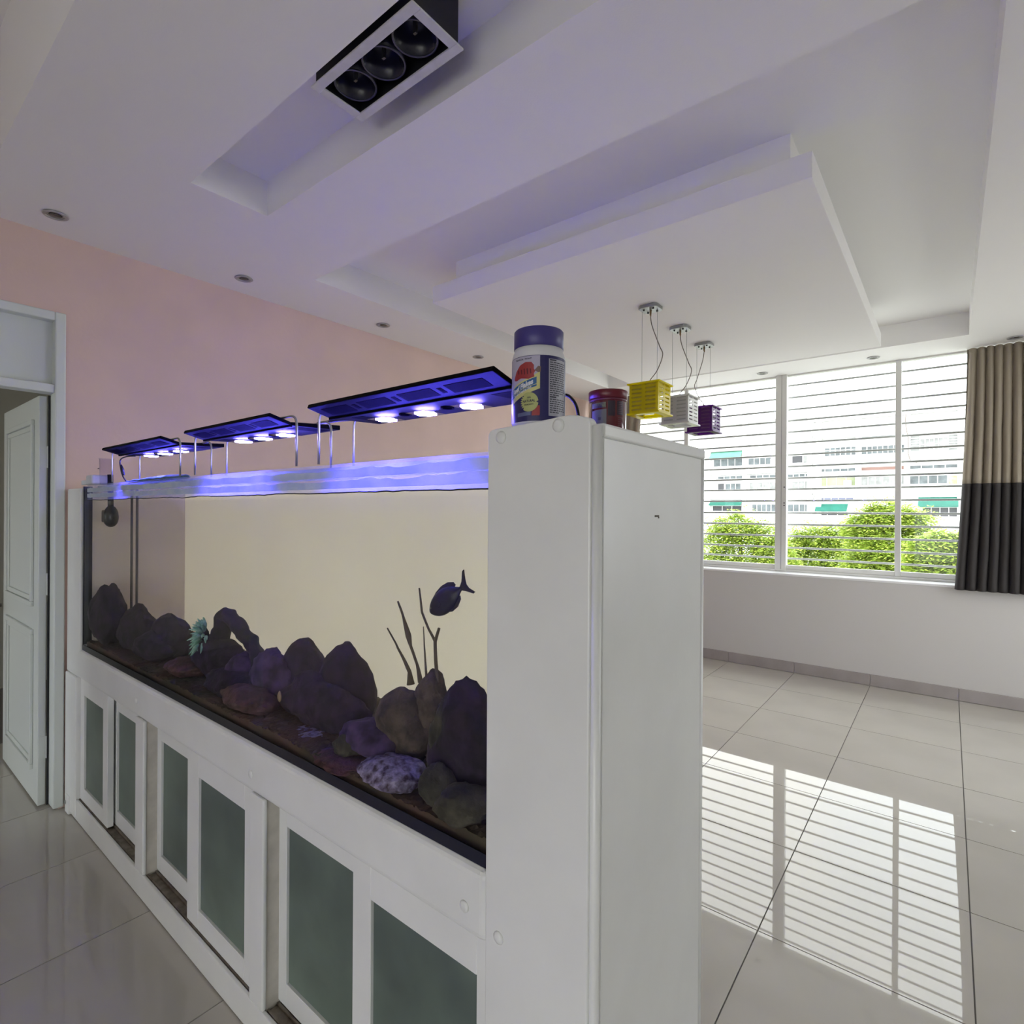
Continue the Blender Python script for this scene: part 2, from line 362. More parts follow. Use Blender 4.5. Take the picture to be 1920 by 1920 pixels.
# ------------------------------------------------------------------ fish tank
TX0, TX1, TY0, TY1, TZ0, TZ1, WZ = -3.236, -.668, .783, 1.235, .8285, 1.617, 1.543
tk = thing('fish_tank', 'long glass fish tank of cloudy water set on the white cabinet', 'fish tank', (-1.95, 1.0, TZ0))
box('front_glass', glass('tank_front_glass', (.99, 1, .99), 1.45, .45), (TX0, TX1, TY0, TY0+.010, TZ0+.001, TZ1), tk)
M_BACK = mat('algae_film_back_glass', (.98, .905, .71), .5, var=.03, vscale=2, trans=.94)
box('back_glass', M_GLASS, (TX0, TX1, TY1-.010, TY1, TZ0+.001, TZ1-.03), tk)
MB().add([(TX0+.0112, TY1-.0102, TZ0+.013), (TX1, TY1-.0102, TZ0+.013), (TX1, TY1-.0102, TZ1-.031), (TX0+.0112, TY1-.0102, TZ1-.031)], [(0, 1, 2, 3)]).build('algae_film', M_BACK, tk)
box('left_glass', M_GLASS, (TX0, TX0+.010, TY0+.011, TY1-.011, TZ0+.001, TZ1), tk)
MB().add([(TX0+.0102, TY0+.0115, TZ0+.013), (TX0+.0102, TY1-.0112, TZ0+.013), (TX0+.0102, TY1-.0112, TZ1-.02), (TX0+.0102, TY0+.0115, TZ1-.02)], [(0, 1, 2, 3)]).build('algae_film', mat('algae_film_end_glass', (.92, .87, .78), .5, var=.06, vscale=3, trans=.5), tk)
box('bottom_glass', M_BLACKG, (TX0, TX1, TY0+.011, TY1-.011, TZ0+.001, TZ0+.012), tk)
box('bottom_seal', M_BLACKG, (TX0, TX1, TY0-.003, TY0-.0005, TZ0, TZ0+.026), tk)
box('corner_seal', M_BLACKG, (TX0-.002, TX0+.012, TY0-.002, TY0+.032, TZ0+.026, TZ1-.01), tk)
M_SALT = mat('salt_crusted_glass', (.62, .70, .85), .35, rgb2=(.80, .84, .92), vscale=14, trans=.3, bump=.3, bscale=40)
m = MB(); m.box(TX0+.012, TX1, .835, 1.06, 1.602, 1.612)
for x in (-2.45, -1.60): m.box(x, x+.10, 1.06, TY1-.011, 1.602, 1.612)
m.box(TX0+.012, TX1, 1.17, TY1-.011, 1.590, 1.600)
m.build('brace_glass', M_SALT, tk)
film = MB().box(TX0+.014, TX1-.003, TY0+.0122, TY0+.0128, WZ+.001, 1.614).build('splash_film', mat('salt_splash_film', (.34, .42, .76), .5, rgb2=(.48, .56, .82), vscale=9, trans=.6), tk)  # film added to catch the LEDs, their blue glow put into its tint
fn_ = M_ = MATS['salt_splash_film']; nt_ = M_.node_tree; o_ = nt_.nodes['Material Output']; prev_ = o_.inputs[0].links[0].from_socket
tr_ = nt_.nodes.new('ShaderNodeBsdfTransparent'); mx_ = nt_.nodes.new('ShaderNodeMixShader'); nz_ = nt_.nodes.new('ShaderNodeTexNoise'); tc_ = nt_.nodes.new('ShaderNodeTexCoord'); mp_ = nt_.nodes.new('ShaderNodeMapping')
mp_.inputs['Scale'].default_value = (2.5, 1, 26); nz_.inputs['Scale'].default_value = 2.0; nz_.inputs['Detail'].default_value = 6
nt_.links.new(tc_.outputs['Object'], mp_.inputs[0]); nt_.links.new(mp_.outputs[0], nz_.inputs['Vector']); ml_ = nt_.nodes.new('ShaderNodeMath'); ml_.operation = 'MULTIPLY'; ml_.inputs[1].default_value = .45; nt_.links.new(nz_.outputs[0], ml_.inputs[0]); nt_.links.new(ml_.outputs[0], mx_.inputs[0])
nt_.links.new(prev_, mx_.inputs[2]); nt_.links.new(tr_.outputs[0], mx_.inputs[1]); nt_.links.new(mx_.outputs[0], o_.inputs[0])
random.seed(3)
m = MB()
def crust(x0, x1, y, zc, amp, step=.012):
    xs = np.arange(x0, x1, step); top = [zc+amp*noise.noise((x*9, y*5, 1.3)) + amp*.5*noise.noise((x*33, 2.2, y)) for x in xs]
    vs = []; fs = []
    for i, x in enumerate(xs): vs += [(x, y, zc-.010-.006*abs(noise.noise((x*20, 5, y)))), (x, y, top[i]+.008), (x, y+.002, top[i]+.008), (x, y+.002, zc-.012)]
    for i in range(len(xs)-1):
        for k in range(4): fs.append((i*4+k, i*4+(k+1) % 4, i*4+4+(k+1) % 4, i*4+4+k))
    m.add(vs, fs)
crust(TX0+.015, TX1-.002, TY0+.0105, 1.592, .006); crust(TX0+.015, TX1-.002, TY0+.0105, 1.566, .007)
m.build('salt_crust', M_SALT, tk)
crl = MB(); xs = np.arange(TX0+.02, TX1, .02)
crl.tube([(x, TY0-.0005, WZ+.0035*noise.noise((x*6, 0, 0))+.002*noise.noise((x*30, 3, 0)) - .004*max(0, (-2.4-x))) for x in xs], .0016, 5)
crl.build('waterline_mark', M_BLACK, tk)
# water
wm = bpy.data.materials.new('cloudy_water'); wm.use_nodes = True; nt = wm.node_tree; nt.nodes.remove(nt.nodes['Principled BSDF']); out = nt.nodes['Material Output']
t = nt.nodes.new('ShaderNodeBsdfTransparent'); nt.links.new(t.outputs[0], out.inputs['Surface'])
vs_ = nt.nodes.new('ShaderNodeVolumeScatter'); vs_.inputs['Color'].default_value = (.9, .84, .66, 1); vs_.inputs['Density'].default_value = .13; vs_.inputs['Anisotropy'].default_value = .3
va = nt.nodes.new('ShaderNodeVolumeAbsorption'); va.inputs['Color'].default_value = (.70, .69, .66, 1); va.inputs['Density'].default_value = .55
ad = nt.nodes.new('ShaderNodeAddShader'); nt.links.new(vs_.outputs[0], ad.inputs[0]); nt.links.new(va.outputs[0], ad.inputs[1]); nt.links.new(ad.outputs[0], out.inputs['Volume'])
box('water', wm, (TX0+.011, TX1-.001, TY0+.0112, TY1-.0105, TZ0+.0125, WZ), tk)

# --- gravel bed
def bed_z(x, y):
    t = (y-.795)/.43
    return .868 - .016*min(1, max(0, t)) + .012*noise.noise((x*3.1, y*5, .3))
nx, ny = 420, 46
vs = []; fs = []
for i in range(nx+1):
    for j in range(ny+1):
        x = TX0+.013+(TX1-.003-TX0-.013)*i/nx; y = TY0+.0125+(TY1-.012-TY0-.0125)*j/ny
        vs.append((x, y, bed_z(x, y)+.006*noise.noise((x*90, y*90, 0))+random.uniform(-.0025, .0025)))
for i in range(nx):
    for j in range(ny): a = i*(ny+1)+j; fs.append((a, a+ny+1, a+ny+2, a+1))
n0 = len(vs)
for i in range(nx+1): vs.append((vs[i*(ny+1)][0], vs[i*(ny+1)][1], TZ0+.013))
for i in range(nx): fs.append((i*(ny+1), n0+i, n0+i+1, (i+1)*(ny+1)))
M_GRAV = mat('algae_gravel', (.035, .034, .014), .8, rgb2=(.075, .034, .026), vscale=5)
g_ = MB(); g_.v = vs; g_.f = fs
tag(g_.build('gravel_bed', M_GRAV, None), 'dark olive and reddish gravel covering the tank floor', 'gravel', kind='stuff')

# --- rocks
M_ROCKD = mat('dark_live_rock', (.004, .003, .007), .9, rgb2=(.026, .012, .036), vscale=24, bump=.6, bscale=35)
M_ROCKP = mat('purple_coralline_rock', (.012, .005, .020), .9, rgb2=(.075, .042, .12), vscale=22, bump=.6, bscale=40)
M_ROCKB = mat('brown_fuzzy_rock', (.03, .021, .017), .9, rgb2=(.10, .072, .055), vscale=26, bump=.8, bscale=70)
M_ROCKO = mat('olive_rock', (.018, .017, .011), .9, rgb2=(.065, .058, .04), vscale=20, bump=.7, bscale=50)
M_ROCKR = mat('red_algae_rock', (.035, .015, .014), .9, rgb2=(.10, .042, .045), vscale=26, bump=.7, bscale=60)
M_SPARK = mat('pale_polyp_rock', (.035, .018, .035), .8, rgb2=(.30, .26, .40), vscale=60, bump=.7, bscale=60)
def rock_mb(c, rad, taper=.35, seed=0, amp=.22, sub=4):
    bm = bmesh.new(); bmesh.ops.create_icosphere(bm, subdivisions=sub, radius=1); mb = MB(); off = Vector((seed*3.7, seed*1.9, seed*5.3))
    for v in bm.verts:
        p = v.co.copy(); d = 1 + amp*noise.fractal(p*1.3+off, 1, 2, 3) + amp*.35*noise.noise(p*5+off) + amp*.16*noise.noise(p*13+off)
        k = 1 - taper*(p.z+1)/2 + taper*.4
        v.co = Vector((p.x*d*rad[0]*k, p.y*d*rad[1]*k, p.z*d*rad[2]))
    lo = [min(v.co[i] for v in bm.verts) for i in range(3)]; hi = [max(v.co[i] for v in bm.verts) for i in range(3)]
    for v in bm.verts: v.co = Vector([(2*(v.co[i]-lo[i])/(hi[i]-lo[i])-1)*rad[i] for i in range(3)])
    mb.add([Vector(c)+v.co for v in bm.verts], [tuple(v.index for v in f.verts) for f in bm.faces]); bm.free(); return mb
def rock(label, px, py, y, wpx, hpx, m, taper=.35, seed=1, depth=None, group='live rocks in the tank', sub=4, cat='rock', amp=.22):
    """px, py: centre of what shows; wpx, hpx: its half size in the photograph"""
    c = at(px, py, 'y', y); k = (at(px+100, py, 'y', y)-c).x/100; kz = (c-at(px, py+100, 'y', y)).z/100
    rx, rz = wpx*k, hpx*kz
    zb = bed_z(c.x, y)-.012; zt = c.z+rz
    c.z = (zt+zb)/2; rz = (zt-zb)/2
    o = rock_mb(c, (rx, depth or max(.035, min(rx*.8, .07)), rz), taper, seed, amp, sub).build('live_rock', m, None, smooth=True, fixn=False)
    tag(o, label, cat, group)
    return o
rock('dim grey rock against the left end glass, below the round pump', 203, 1150, .862, 26, 58, M_ROCKD, .25, 1)
rock('low pointed rock second from the left end of the tank', 258, 1170, .915, 36, 40, M_ROCKD, .5, 2)
rock('dark pointed rock just left of the pale green anemone', 318, 1200, .965, 30, 50, M_ROCKD, .6, 3)
rock('dark base rock below the anemone and the leaning rock arch', 405, 1240, .955, 48, 52, M_ROCKD, .2, 5)
rock('small bluish rock under the opening of the rock arch', 455, 1247, .935, 22, 26, M_ROCKP, .3, 6)
rock('blue speckled rock between the arch and the twin peaks', 513, 1264, .955, 34, 51, M_ROCKP, .35, 7)
rock('rounded rock peak, left one of the tall twin peaks', 572, 1250, 1.03, 40, 55, M_ROCKD, .5, 8, amp=.10)
rock('rounded rock peak, right and tallest of the twin peaks', 648, 1268, 1.00, 52, 66, M_ROCKD, .6, 9, amp=.10)
rock('broad dark boulder in front of the twin rock peaks', 600, 1312, .935, 84, 50, M_ROCKD, .35, 10)
rock('low purple rock right of the broad dark boulder', 702, 1384, .905, 60, 34, M_ROCKP, .2, 11)
rock('small olive round rock in front of the low purple rock', 655, 1400, .86, 24, 26, M_ROCKO, .2, 12)
rock('fuzzy brown rock below the bare branches', 765, 1334, .94, 52, 42, M_ROCKB, .15, 13)
rock('brown rock the bare branches grow from', 813, 1286, .975, 36, 32, M_ROCKB, .25, 14)
rock('large dark rock pressed against the white end column', 880, 1345, .925, 64, 80, M_ROCKD, .45, 15)
rock('grey olive lump leaning on the large dark rock', 832, 1345, .895, 24, 36, M_ROCKO, .2, 16)
rock('reddish rock with pale violet polyps near the front glass', 738, 1452, .845, 52, 32, M_SPARK, .25, 17)
rock('small reddish rock with glittering pale top in mid tank', 583, 1386, .872, 28, 19, M_SPARK, .2, 18)
rock('round olive rock at the front, below the large dark rock', 822, 1462, .84, 30, 32, M_ROCKO, .15, 19)
rock('brown lumpy rock lowest in the corner by the column', 872, 1515, .832, 50, 40, M_ROCKO, .15, 20)
rock('flat red algae covered rock left of the violet polyps', 650, 1436, .838, 46, 20, M_ROCKR, .1, 21)
rock('flat reddish rock on the gravel below the arch', 470, 1305, .868, 48, 17, M_ROCKR, .1, 22)
rock('low reddish rock on the gravel right of the dark pointed rock', 352, 1250, .895, 28, 18, M_ROCKR, .1, 23)
rock('dark boulder filling the gap behind the low purple rock', 745, 1395, .95, 60, 44, M_ROCKD, .2, 24)
rock('dark low rock on the gravel left of the blue speckled rock', 440, 1280, .90, 50, 26, M_ROCKD, .2, 25)
rock('dark low rock on the gravel between the two leftmost rocks', 290, 1205, .90, 30, 22, M_ROCKD, .25, 26)
# leaning arch
def spine(pts, rs, seed, n=14, dens=6, amp=.25):
    P = [Vector(p) for p in pts]; out = []; R = []
    for i in range(len(P)-1):
        for k in range(dens):
            t = k/dens; out.append(P[i].lerp(P[i+1], t)); R.append(rs[i]*(1-t)+rs[i+1]*t)
    out.append(P[-1]); R.append(rs[-1])
    mb = MB(); mb.tube(out, R, n)
    mb.v = [tuple(Vector(v)+Vector((noise.noise(Vector(v)*30+Vector((seed, 0, 0))), noise.noise(Vector(v)*30+Vector((0, seed, 5))), noise.noise(Vector(v)*30+Vector((0, 9, seed)))))*amp*max(rs)) for v in mb.v]
    return mb
ya = .965
A = lambda x, y, d=ya: at(x, y, 'y', d)
tag(spine([A(408, 1262), A(412, 1200), A(420, 1152), A(436, 1160), A(458, 1188), A(474, 1206), A(483, 1225), A(481, 1262)], [.044, .038, .027, .028, .026, .026, .024, .026], 4).build('rock_arch', M_ROCKD, None, smooth=True),
    'leaning dark rock arch rising beside the pale green anemone', 'rock')
# bare branches
br = thing('bare_branches', 'bare upright coral branches on the brown rock near the column', 'coral', A(805, 1275, .975))
for pts, rs in (([(770, 1283), (768, 1260), (752, 1225), (726, 1178)], [.018, .008, .005, .003]),
                ([(789, 1280), (782, 1245), (771, 1212), (766, 1192), (757, 1160), (746, 1127)], [.012, .006, .006, .013, .006, .004]),
                ([(800, 1275), (797, 1235), (794, 1175)], [.006, .004, .002]),
                ([(820, 1285), (817, 1240), (816, 1203), (823, 1178)], [.008, .007, .007, .006]),
                ([(816, 1203), (804, 1180), (791, 1148), (786, 1102)], [.006, .005, .005, .0035])):
    spine([A(x, y, .975) for x, y in pts], [r_*.62 for r_ in rs], 2, 8, 5, .18).build('branch', mat('dead_branch', (.10, .075, .05), .8), br, smooth=True)
# anemone
ac = A(384, 1195, .93)
an = thing('anemone', 'pale green feathery anemone glowing left of the rock arch', 'anemone', ac)
M_ANEM = mat('anemone_green', (.20, .50, .38), .5, rgb2=(.55, .80, .68), vscale=40, trans=.3)
rock_mb(ac, (.018, .016, .045), .2, 33, .2, 3).build('stalk', M_ROCKD, an, smooth=True)
random.seed(11)
for i in range(64):
    a = random.uniform(0, 2*math.pi); e = random.uniform(-1.3, 1.3); l = random.uniform(.03, .06)
    d = Vector((math.cos(a)*math.cos(e), -abs(math.sin(a)*math.cos(e))*.8-.15, math.sin(e)))
    b = ac+Vector((d.x*.012, d.y*.012, d.z*.035)); 
    MB().tube([b, b+d*l*.5+Vector((0, 0, .004)), b+d*l-Vector((0, 0, .006))], [.0045, .0062, .0012], 6).build('tentacle', M_ANEM, an, smooth=True)
# small tan shell
sp = A(524, 1306, .885)
tag(rock_mb(sp, (.009, .005, .017), .3, 41, .1, 3).build('tan_shell', mat('tan_shell', (.30, .20, .12), .5, var=.2, vscale=60), None, smooth=True), 'small tan leaf shaped shell on the edge of the broad dark boulder', 'shell')
# rubble on the bed
M_RUB2 = [M_ROCKR, M_ROCKO, M_ROCKP]
# fish
yfz = .95
nose, tail = A(806, 1148, yfz), A(866, 1102, yfz)
L = (nose-tail).length; ex = (nose-tail).normalized(); ez = Vector((0, 1, 0)).cross(ex); ez = ez if ez.z > 0 else -ez
fsh = thing('fish', 'dark blue oval fish swimming nose down near the column', 'fish', (nose+tail)/2)
M_FISH = mat('fish_skin', (.008, .008, .022), .35, rgb2=(.012, .014, .04), vscale=20)
prof = [(0, .01), (.03, .07), (.10, .15), (.20, .22), (.32, .27), (.45, .285), (.58, .27), (.70, .225), (.80, .165), (.88, .10), (.95, .055), (1.0, .05)]
vs = []; fs = []; n = 16
for t_, hh in prof:
    c = nose + (tail-nose)*t_; w = hh*.36 if t_ < .9 else hh*.5
    for k in range(n):
        a = 2*math.pi*k/n; vs.append(c + ez*(math.sin(a)*hh*.82*L) + Vector((0, 1, 0))*(math.cos(a)*w*L))
for i in range(len(prof)-1):
    for k in range(n): fs.append((i*n+k, i*n+(k+1) % n, (i+1)*n+(k+1) % n, (i+1)*n+k))
fs += [tuple(range(n)), tuple(range((len(prof)-1)*n, len(prof)*n))]
MB().add(vs, fs).build('body', M_FISH, fsh, smooth=True)
fl = lambda u, v, d: nose+(tail-nose)*u + ez*(v*.82*L) + Vector((0, d, 0))
MB().prism([(.22, .20), (.35, .295), (.55, .335), (.74, .31), (.86, .235), (.885, .15), (.84, .12), (.6, .22), (.4, .25)], fl, -.0012, .0012).build('dorsal_fin', M_FISH, fsh)
MB().prism([(.40, -.24), (.55, -.315), (.72, -.30), (.86, -.20), (.885, -.12), (.8, -.12), (.6, -.22)], fl, -.0012, .0012).build('anal_fin', M_FISH, fsh)
MB().prism([(.97, .05), (1.06, .12), (1.17, .30), (1.22, .31), (1.15, .10), (1.13, 0), (1.15, -.10), (1.25, -.26), (1.20, -.27), (1.06, -.12), (.97, -.05)], fl, -.0012, .0012).build('tail_fin', M_FISH, fsh)
MB().prism([(.27, -.02), (.36, .04), (.44, .02), (.45, -.06), (.36, -.09)], lambda u, v, d: fl(u, v, d-.098*L), -.0008, .0008).build('pectoral_fin', M_FISH, fsh)
e = fl(.12, .05, -.052*L)
rock_mb(e, (.0035, .002, .0035), 0, 1, 0, 2).build('eye', mat('fish_eye', (.25, .24, .2), .2), fsh, smooth=True)
# pump and pipes in the left end
pmp = thing('wave_pump', 'round dark wave pump near the top of the left end glass', 'pump', A(208, 968, .868))
p0 = A(208, 968, .868)
rock_mb(p0, (.040, .030, .052), .1, 51, .06, 3).build('pump_body', M_BLACKG, pmp, smooth=True)
MB().cyl((p0.x, .868, p0.z-.04), (p0.x-.012, .868, p0.z+.20), .012, 12).build('pump_stem', M_BLACKG, pmp, smooth=True)
MB().box(TX0+.0112, p0.x-.01, .850, .886, p0.z-.03, p0.z+.03).build('pump_mount', M_BLACKG, pmp, bevel=.006)
pp = thing('return_pipe', 'pair of thin dark vertical pipes in the left end of the tank', 'pipe', (-3.16, .965, .90))
for px in (247, 257):
    q = at(px, 1000, 'y', .965); MB().cyl((q.x, .965, .90), (q.x, .965, 1.60), .0055, 10).build('pipe', mat('dim_pipe', (.10, .095, .10), .6), pp, smooth=True)

# ------------------------------------------------------------------ things on top of the tank
M_LEDB = mat('black_anodised', (.0014, .0014, .0022), .6, spec=.06)
M_VENT = mat('vent_shadow', (.0007, .0007, .0012), .8, spec=.03)
M_LENS = glass('led_lens', (.95, .95, 1), 1.5, 1)
M_EMIT = mat('led_blue_white', (.1, .1, .2), .3, emit=((.20, .16, 1.0), LED_POWER))
def led_light(x0, x1, label, far=None):
    yA, yC, yB, zA, zC, zB = .747, .812, .970, 1.752, 1.735, 1.741
    t = thing('led_light', label, 'light', ((x0+x1)/2, .86, 1.613), 'black aquarium lights over the tank')
    h = .010
    ft = lambda y: zA+(zC-zA)*(y-yA)/(yC-yA); bt = lambda y: zC+(zB-zC)*(y-yC)/(yB-yC)
    prism = lambda pts: MB().prism(pts, lambda u, v, d: (d, u, v), x0, x1)
    prism([(yA, zA), (yC, zC), (yC, zC+h), (yA+.004, zA+h)]).build('front_wing', M_LEDB, t, bevel=.002)
    prism([(yC+.001, zC), (yB, zB), (yB, zB+h+.004), (yC+.001, zC+h)]).build('rear_wing', M_LEDB, t, bevel=.002)
    MB().box(x0, x1, yC-.004, yC+.004, zC-.004, zC+.002).build('centre_rail', M_LEDB, t, bevel=.001, seg=1)
    L_ = x1-x0
    for i in range(4):
        a = x0+L_*(.06+.235*i); b = a+L_*.17
        MB().prism([(yA+.016, ft(yA+.016)-.0006), (yC-.016, ft(yC-.016)-.0006), (yC-.016, ft(yC-.016)+.002), (yA+.016, ft(yA+.016)+.002)], lambda u, v, d: (d, u, v), a, b).build('vent_grille', M_VENT, t)
        if i < 3: MB().prism([(yA+.022, ft(yA+.022)-.0006), (yC-.022, ft(yC-.022)-.0006), (yC-.022, ft(yC-.022)+.002), (yA+.022, ft(yA+.022)+.002)], lambda u, v, d: (d, u, v), b+L_*.022, b+L_*.042).build('vent_slot', M_VENT, t)
    for fx in (.215, .455, .70):
        cx, cy = x0+L_*fx, .889; z = bt(cy)
        o = MB().box(cx-.034, cx+.034, cy-.034, cy+.034, z-.008, z-.0005).build('led_lens', M_LENS, t)
        pl = [(cx+.024*(1+.12*math.cos(6*a))*math.cos(a), cy+.024*(1+.12*math.cos(6*a))*math.sin(a)) for a in [2*math.pi*k/36 for k in range(36)]]
        MB().prism(pl, lambda u, v, d: (u, v, d), z-.010, z-.0085).build('led_chip', M_EMIT, o)
        sd = bpy.data.lights.new('led_beam', 'SPOT'); sd.energy = LED_SPOT; sd.color = (.10, .075, 1.0); sd.spot_size = math.radians(104); sd.spot_blend = .6; sd.shadow_soft_size = .018
        sp_ = bpy.data.objects.new('led_beam', sd); COL.objects.link(sp_); sp_.parent = t; sp_.location = Vector((cx, cy, z-.012))-WLOC[t]
        if fx < .6: MB().lathe([(.016, 0), (.016, .004), (.012, .005), (.012, .001)], (cx+L_*.12, cy, z-.005), 18, True).build('fan_ring', M_VENT, t, smooth=True)
    for a, b in ((.08, .16), (.86, .97)):
        MB().prism([(yC+.03, bt(yC+.03)-.0006), (yB-.02, bt(yB-.02)-.0006), (yB-.02, bt(yB-.02)+.002), (yC+.03, bt(yC+.03)+.002)], lambda u, v, d: (d, u, v), x0+L_*a, x0+L_*b).build('vent_grille', M_VENT, t)
    for xe, s in ((x0, -1), (x1, 1)):
        for y in (.7885, .893):
            xf = xe+s*(.012 if s < 0 else .07); zf = 1.6172 if y < .82 else 1.6125
            if far and s > 0: y = .905 if y < .82 else .940; xf = far-.3*(y-.905); zf = 1.6455
            zt = (ft(y) if y < yC else bt(y))+.012
            pts = [(xf, y, zf), (xf, y, 1.68), (xf, y, zt-.03)] + arc_pts((xf, y, zt-.03), (xf, y, zt), (xf-s*.03, y, zt), 6)[1:] + [(xe-s*.04, y, zt)]
            MB().tube(pts, .0032, 8).build('leg', M_STEEL, t, smooth=True)
    return t
led_light(-2.835, -2.19, 'leftmost and smallest looking of the black lights over the tank')
led_light(-1.985, -1.43, 'middle one of the three black lights over the tank')
led_light(-1.243, -.64, 'black tank light nearest the column, behind the fish food jar', -.622)
def cable(name, pts, r, m, label, cat='cable', extra=None):
    P = []
    for i in range(len(pts)-1):
        p0, p1, p2, p3 = [Vector(pts[max(0, min(len(pts)-1, i+k))]) for k in (-1, 0, 1, 2)]
        for k in range(8):
            t = k/8; P.append(.5*((2*p1)+(-p0+p2)*t+(2*p0-5*p1+4*p2-p3)*t*t+(-p0+3*p1-3*p2+p3)*t**3))
    P.append(Vector(pts[-1]))
    return P
c1 = [at(254, 855, 'y', .80), at(238, 856, 'y', .80), at(226, 862, 'y', .80), at(226, 876, 'y', .80), at(230, 892, 'y', .80), at(236, 902, 'y', .80)]
o = thing('power_cord', 'short black cord with inline plug hanging off the leftmost tank light', 'cord', c1[-1])
MB().tube(cable('', c1, 0, None, ''), .0028, 8).build('cord', M_BLACK, o, smooth=True)
MB().tube([at(227, 872, 'y', .80), at(229, 880, 'y', .80), at(232, 890, 'y', .80)], [.004, .007, .005], 10).build('inline_plug', M_BLACK, o, smooth=True)
c2 = [(-1.44, .90, 1.753), (-1.36, .92, 1.757), (-1.30, .93, 1.755), (-1.24, .92, 1.752)]
tag(MB().tube(cable('', c2, 0, None, ''), .004, 8).build('power_cord', M_BLACK, None, smooth=True), 'black lead bridging the middle and the nearest tank light', 'cord')
c3 = [(-.57, 1.02, 1.647), (-.555, 1.02, 1.665), (-.545, 1.03, 1.70), (-.56, 1.03, 1.735), (-.60, 1.03, 1.75), (-.68, 1.0, 1.752)]
c3 = [at(1085, 790, 'y', .98), at(1084, 776, 'y', .98), at(1080, 760, 'y', .98), at(1073, 749, 'y', .98), at(1062, 741, 'y', .98), at(1040, 742, 'y', .97), (-.655, .93, 1.755)]
tag(MB().tube(cable('', c3, 0, None, ''), .0035, 8).build('power_cord', M_BLACK, None, smooth=True), 'black cord arching onto the column top behind the fish food jar', 'cord')
# clip box, cup, cloth at the far end
M_PLAS = mat('white_plastic', (.72, .74, .80), .35, trans=.2)
a, b = at(152, 889, 'y', .80), at(186, 903, 'y', .80)
ov = thing('overflow_box', 'white plastic clip box on the far left rim of the tank', 'box', (a.x, .83, 1.605))
mx_c = (a.x+b.x)/2
MB().box(mx_c-.045, mx_c+.05, .795, .865, 1.6175, 1.662).build('box_shell', M_PLAS, ov, bevel=.008, seg=3)
MB().box(mx_c-.14, mx_c-.046, .80, .84, 1.6175, 1.640).build('clip_arm', M_PLAS, ov, bevel=.004)
a, b = at(189, 850, 'y', .85), at(210, 900, 'y', .85)
cup = thing('plastic_cup', 'clear plastic beaker standing behind the leg of the leftmost tank light', 'cup', ((a.x+b.x)/2, .85, 1.613))
cx, cr = (a.x+b.x)/2, .029
MB().lathe([(cr*.86, 0), (cr, .125), (cr+.003, .128), (cr-.002, .128), (cr*.84, .003)], (cx, .85, 1.613), 24).build('beaker', glass('cup_plastic', (.93, .92, .95), 1.5, 1.0, .05), cup, smooth=True)
MB().box(cx-.012, cx+.014, .85-cr-.002, .85-cr-.0005, 1.690, 1.694).build('measure_mark', mat('cup_mark', (.25, .2, .2), .6), cup)
# crumpled green net lying on the brace
a, b = at(246, 897, 'y', .83), at(366, 890, 'y', .83)
vs = []; fs = []; nx, ny = 40, 10
for side in (0, 1):
    for i in range(nx+1):
        for j in range(ny+1):
            u, v = i/nx, j/ny; w = math.sin(math.pi*min(1, max(0, u)))**.6
            x = a.x+(b.x-a.x)*u; y = .80+.06*w*(v-.2)+.01; 
            h = (.006+.013*math.sin(math.pi*v)*(0.4+u)*w+.004*noise.noise((x*25, y*40, 1)))
            vs.append((x, y, 1.6125+(h if side else .0005+.35*h*(.5+.5*noise.noise((x*12, 1, 4))))))
n1 = (nx+1)*(ny+1)
for s in (0, 1):
    for i in range(nx):
        for j in range(ny): q = s*n1+i*(ny+1)+j; fs.append((q, q+ny+1, q+ny+2, q+1))
for i in range(nx):
    for j in (0, ny): q = i*(ny+1)+j; fs.append((q, q+ny+1, n1+q+ny+1, n1+q))
tag(MB().add(vs, fs).build('net_cloth', mat('teal_net', (.06, .16, .17), .8, var=.2, vscale=60), None, smooth=True), 'crumpled teal net lying on the tank rim under the two left lights', 'net')

# ------------------------------------------------------------------ jars on the column
def wrap_objs(c, r):
    th0 = math.atan2(-c[1], -c[0])
    def W(u, z, d=0.0):
        a = th0+u/r; return Vector((c[0]+(r+d)*math.cos(a), c[1]+(r+d)*math.sin(a), z))
    return W
def wrap_poly(polys, W, d, step=.004):
    mb = MB()
    for poly in polys:
        bm = bmesh.new(); f = bm.faces.new([bm.verts.new((u, v, 0)) for u, v in poly]); bmesh.ops.triangulate(bm, faces=[f])
        us = [p[0] for p in poly]; x = min(us)+step
        while x < max(us):
            bmesh.ops.bisect_plane(bm, geom=bm.verts[:]+bm.edges[:]+bm.faces[:], plane_co=(x, 0, 0), plane_no=(1, 0, 0)); x += step
        bm.verts.index_update()
        mb.add([W(v.co.x, v.co.y, d) for v in bm.verts], [tuple(v.index for v in f.verts) for f in bm.faces]); bm.free()
    return mb
def text_geo(txt, size, bold=0.0):
    cu = bpy.data.curves.new('t', 'FONT'); cu.body = txt; cu.size = size; cu.align_x = 'CENTER'; cu.align_y = 'CENTER'; cu.offset = bold; cu.resolution_u = 3
    ob = bpy.data.objects.new('t', cu); COL.objects.link(ob)
    dg = bpy.context.evaluated_depsgraph_get(); me = ob.evaluated_get(dg).to_mesh()
    v = [(p.co.x, p.co.y) for p in me.vertices]; f = [tuple(p.vertices) for p in me.polygons]
    ob.evaluated_get(dg).to_mesh_clear(); bpy.data.objects.remove(ob); bpy.data.curves.remove(cu)
    return v, f
def wrap_text(txt, size, u0, z0, W, d, slope=0.0, bold=0.0, sx=1.0):
    v, f = text_geo(txt, size, bold)
    return [W(u0+x*sx, z0+y+slope*x, d) for x, y in v], f
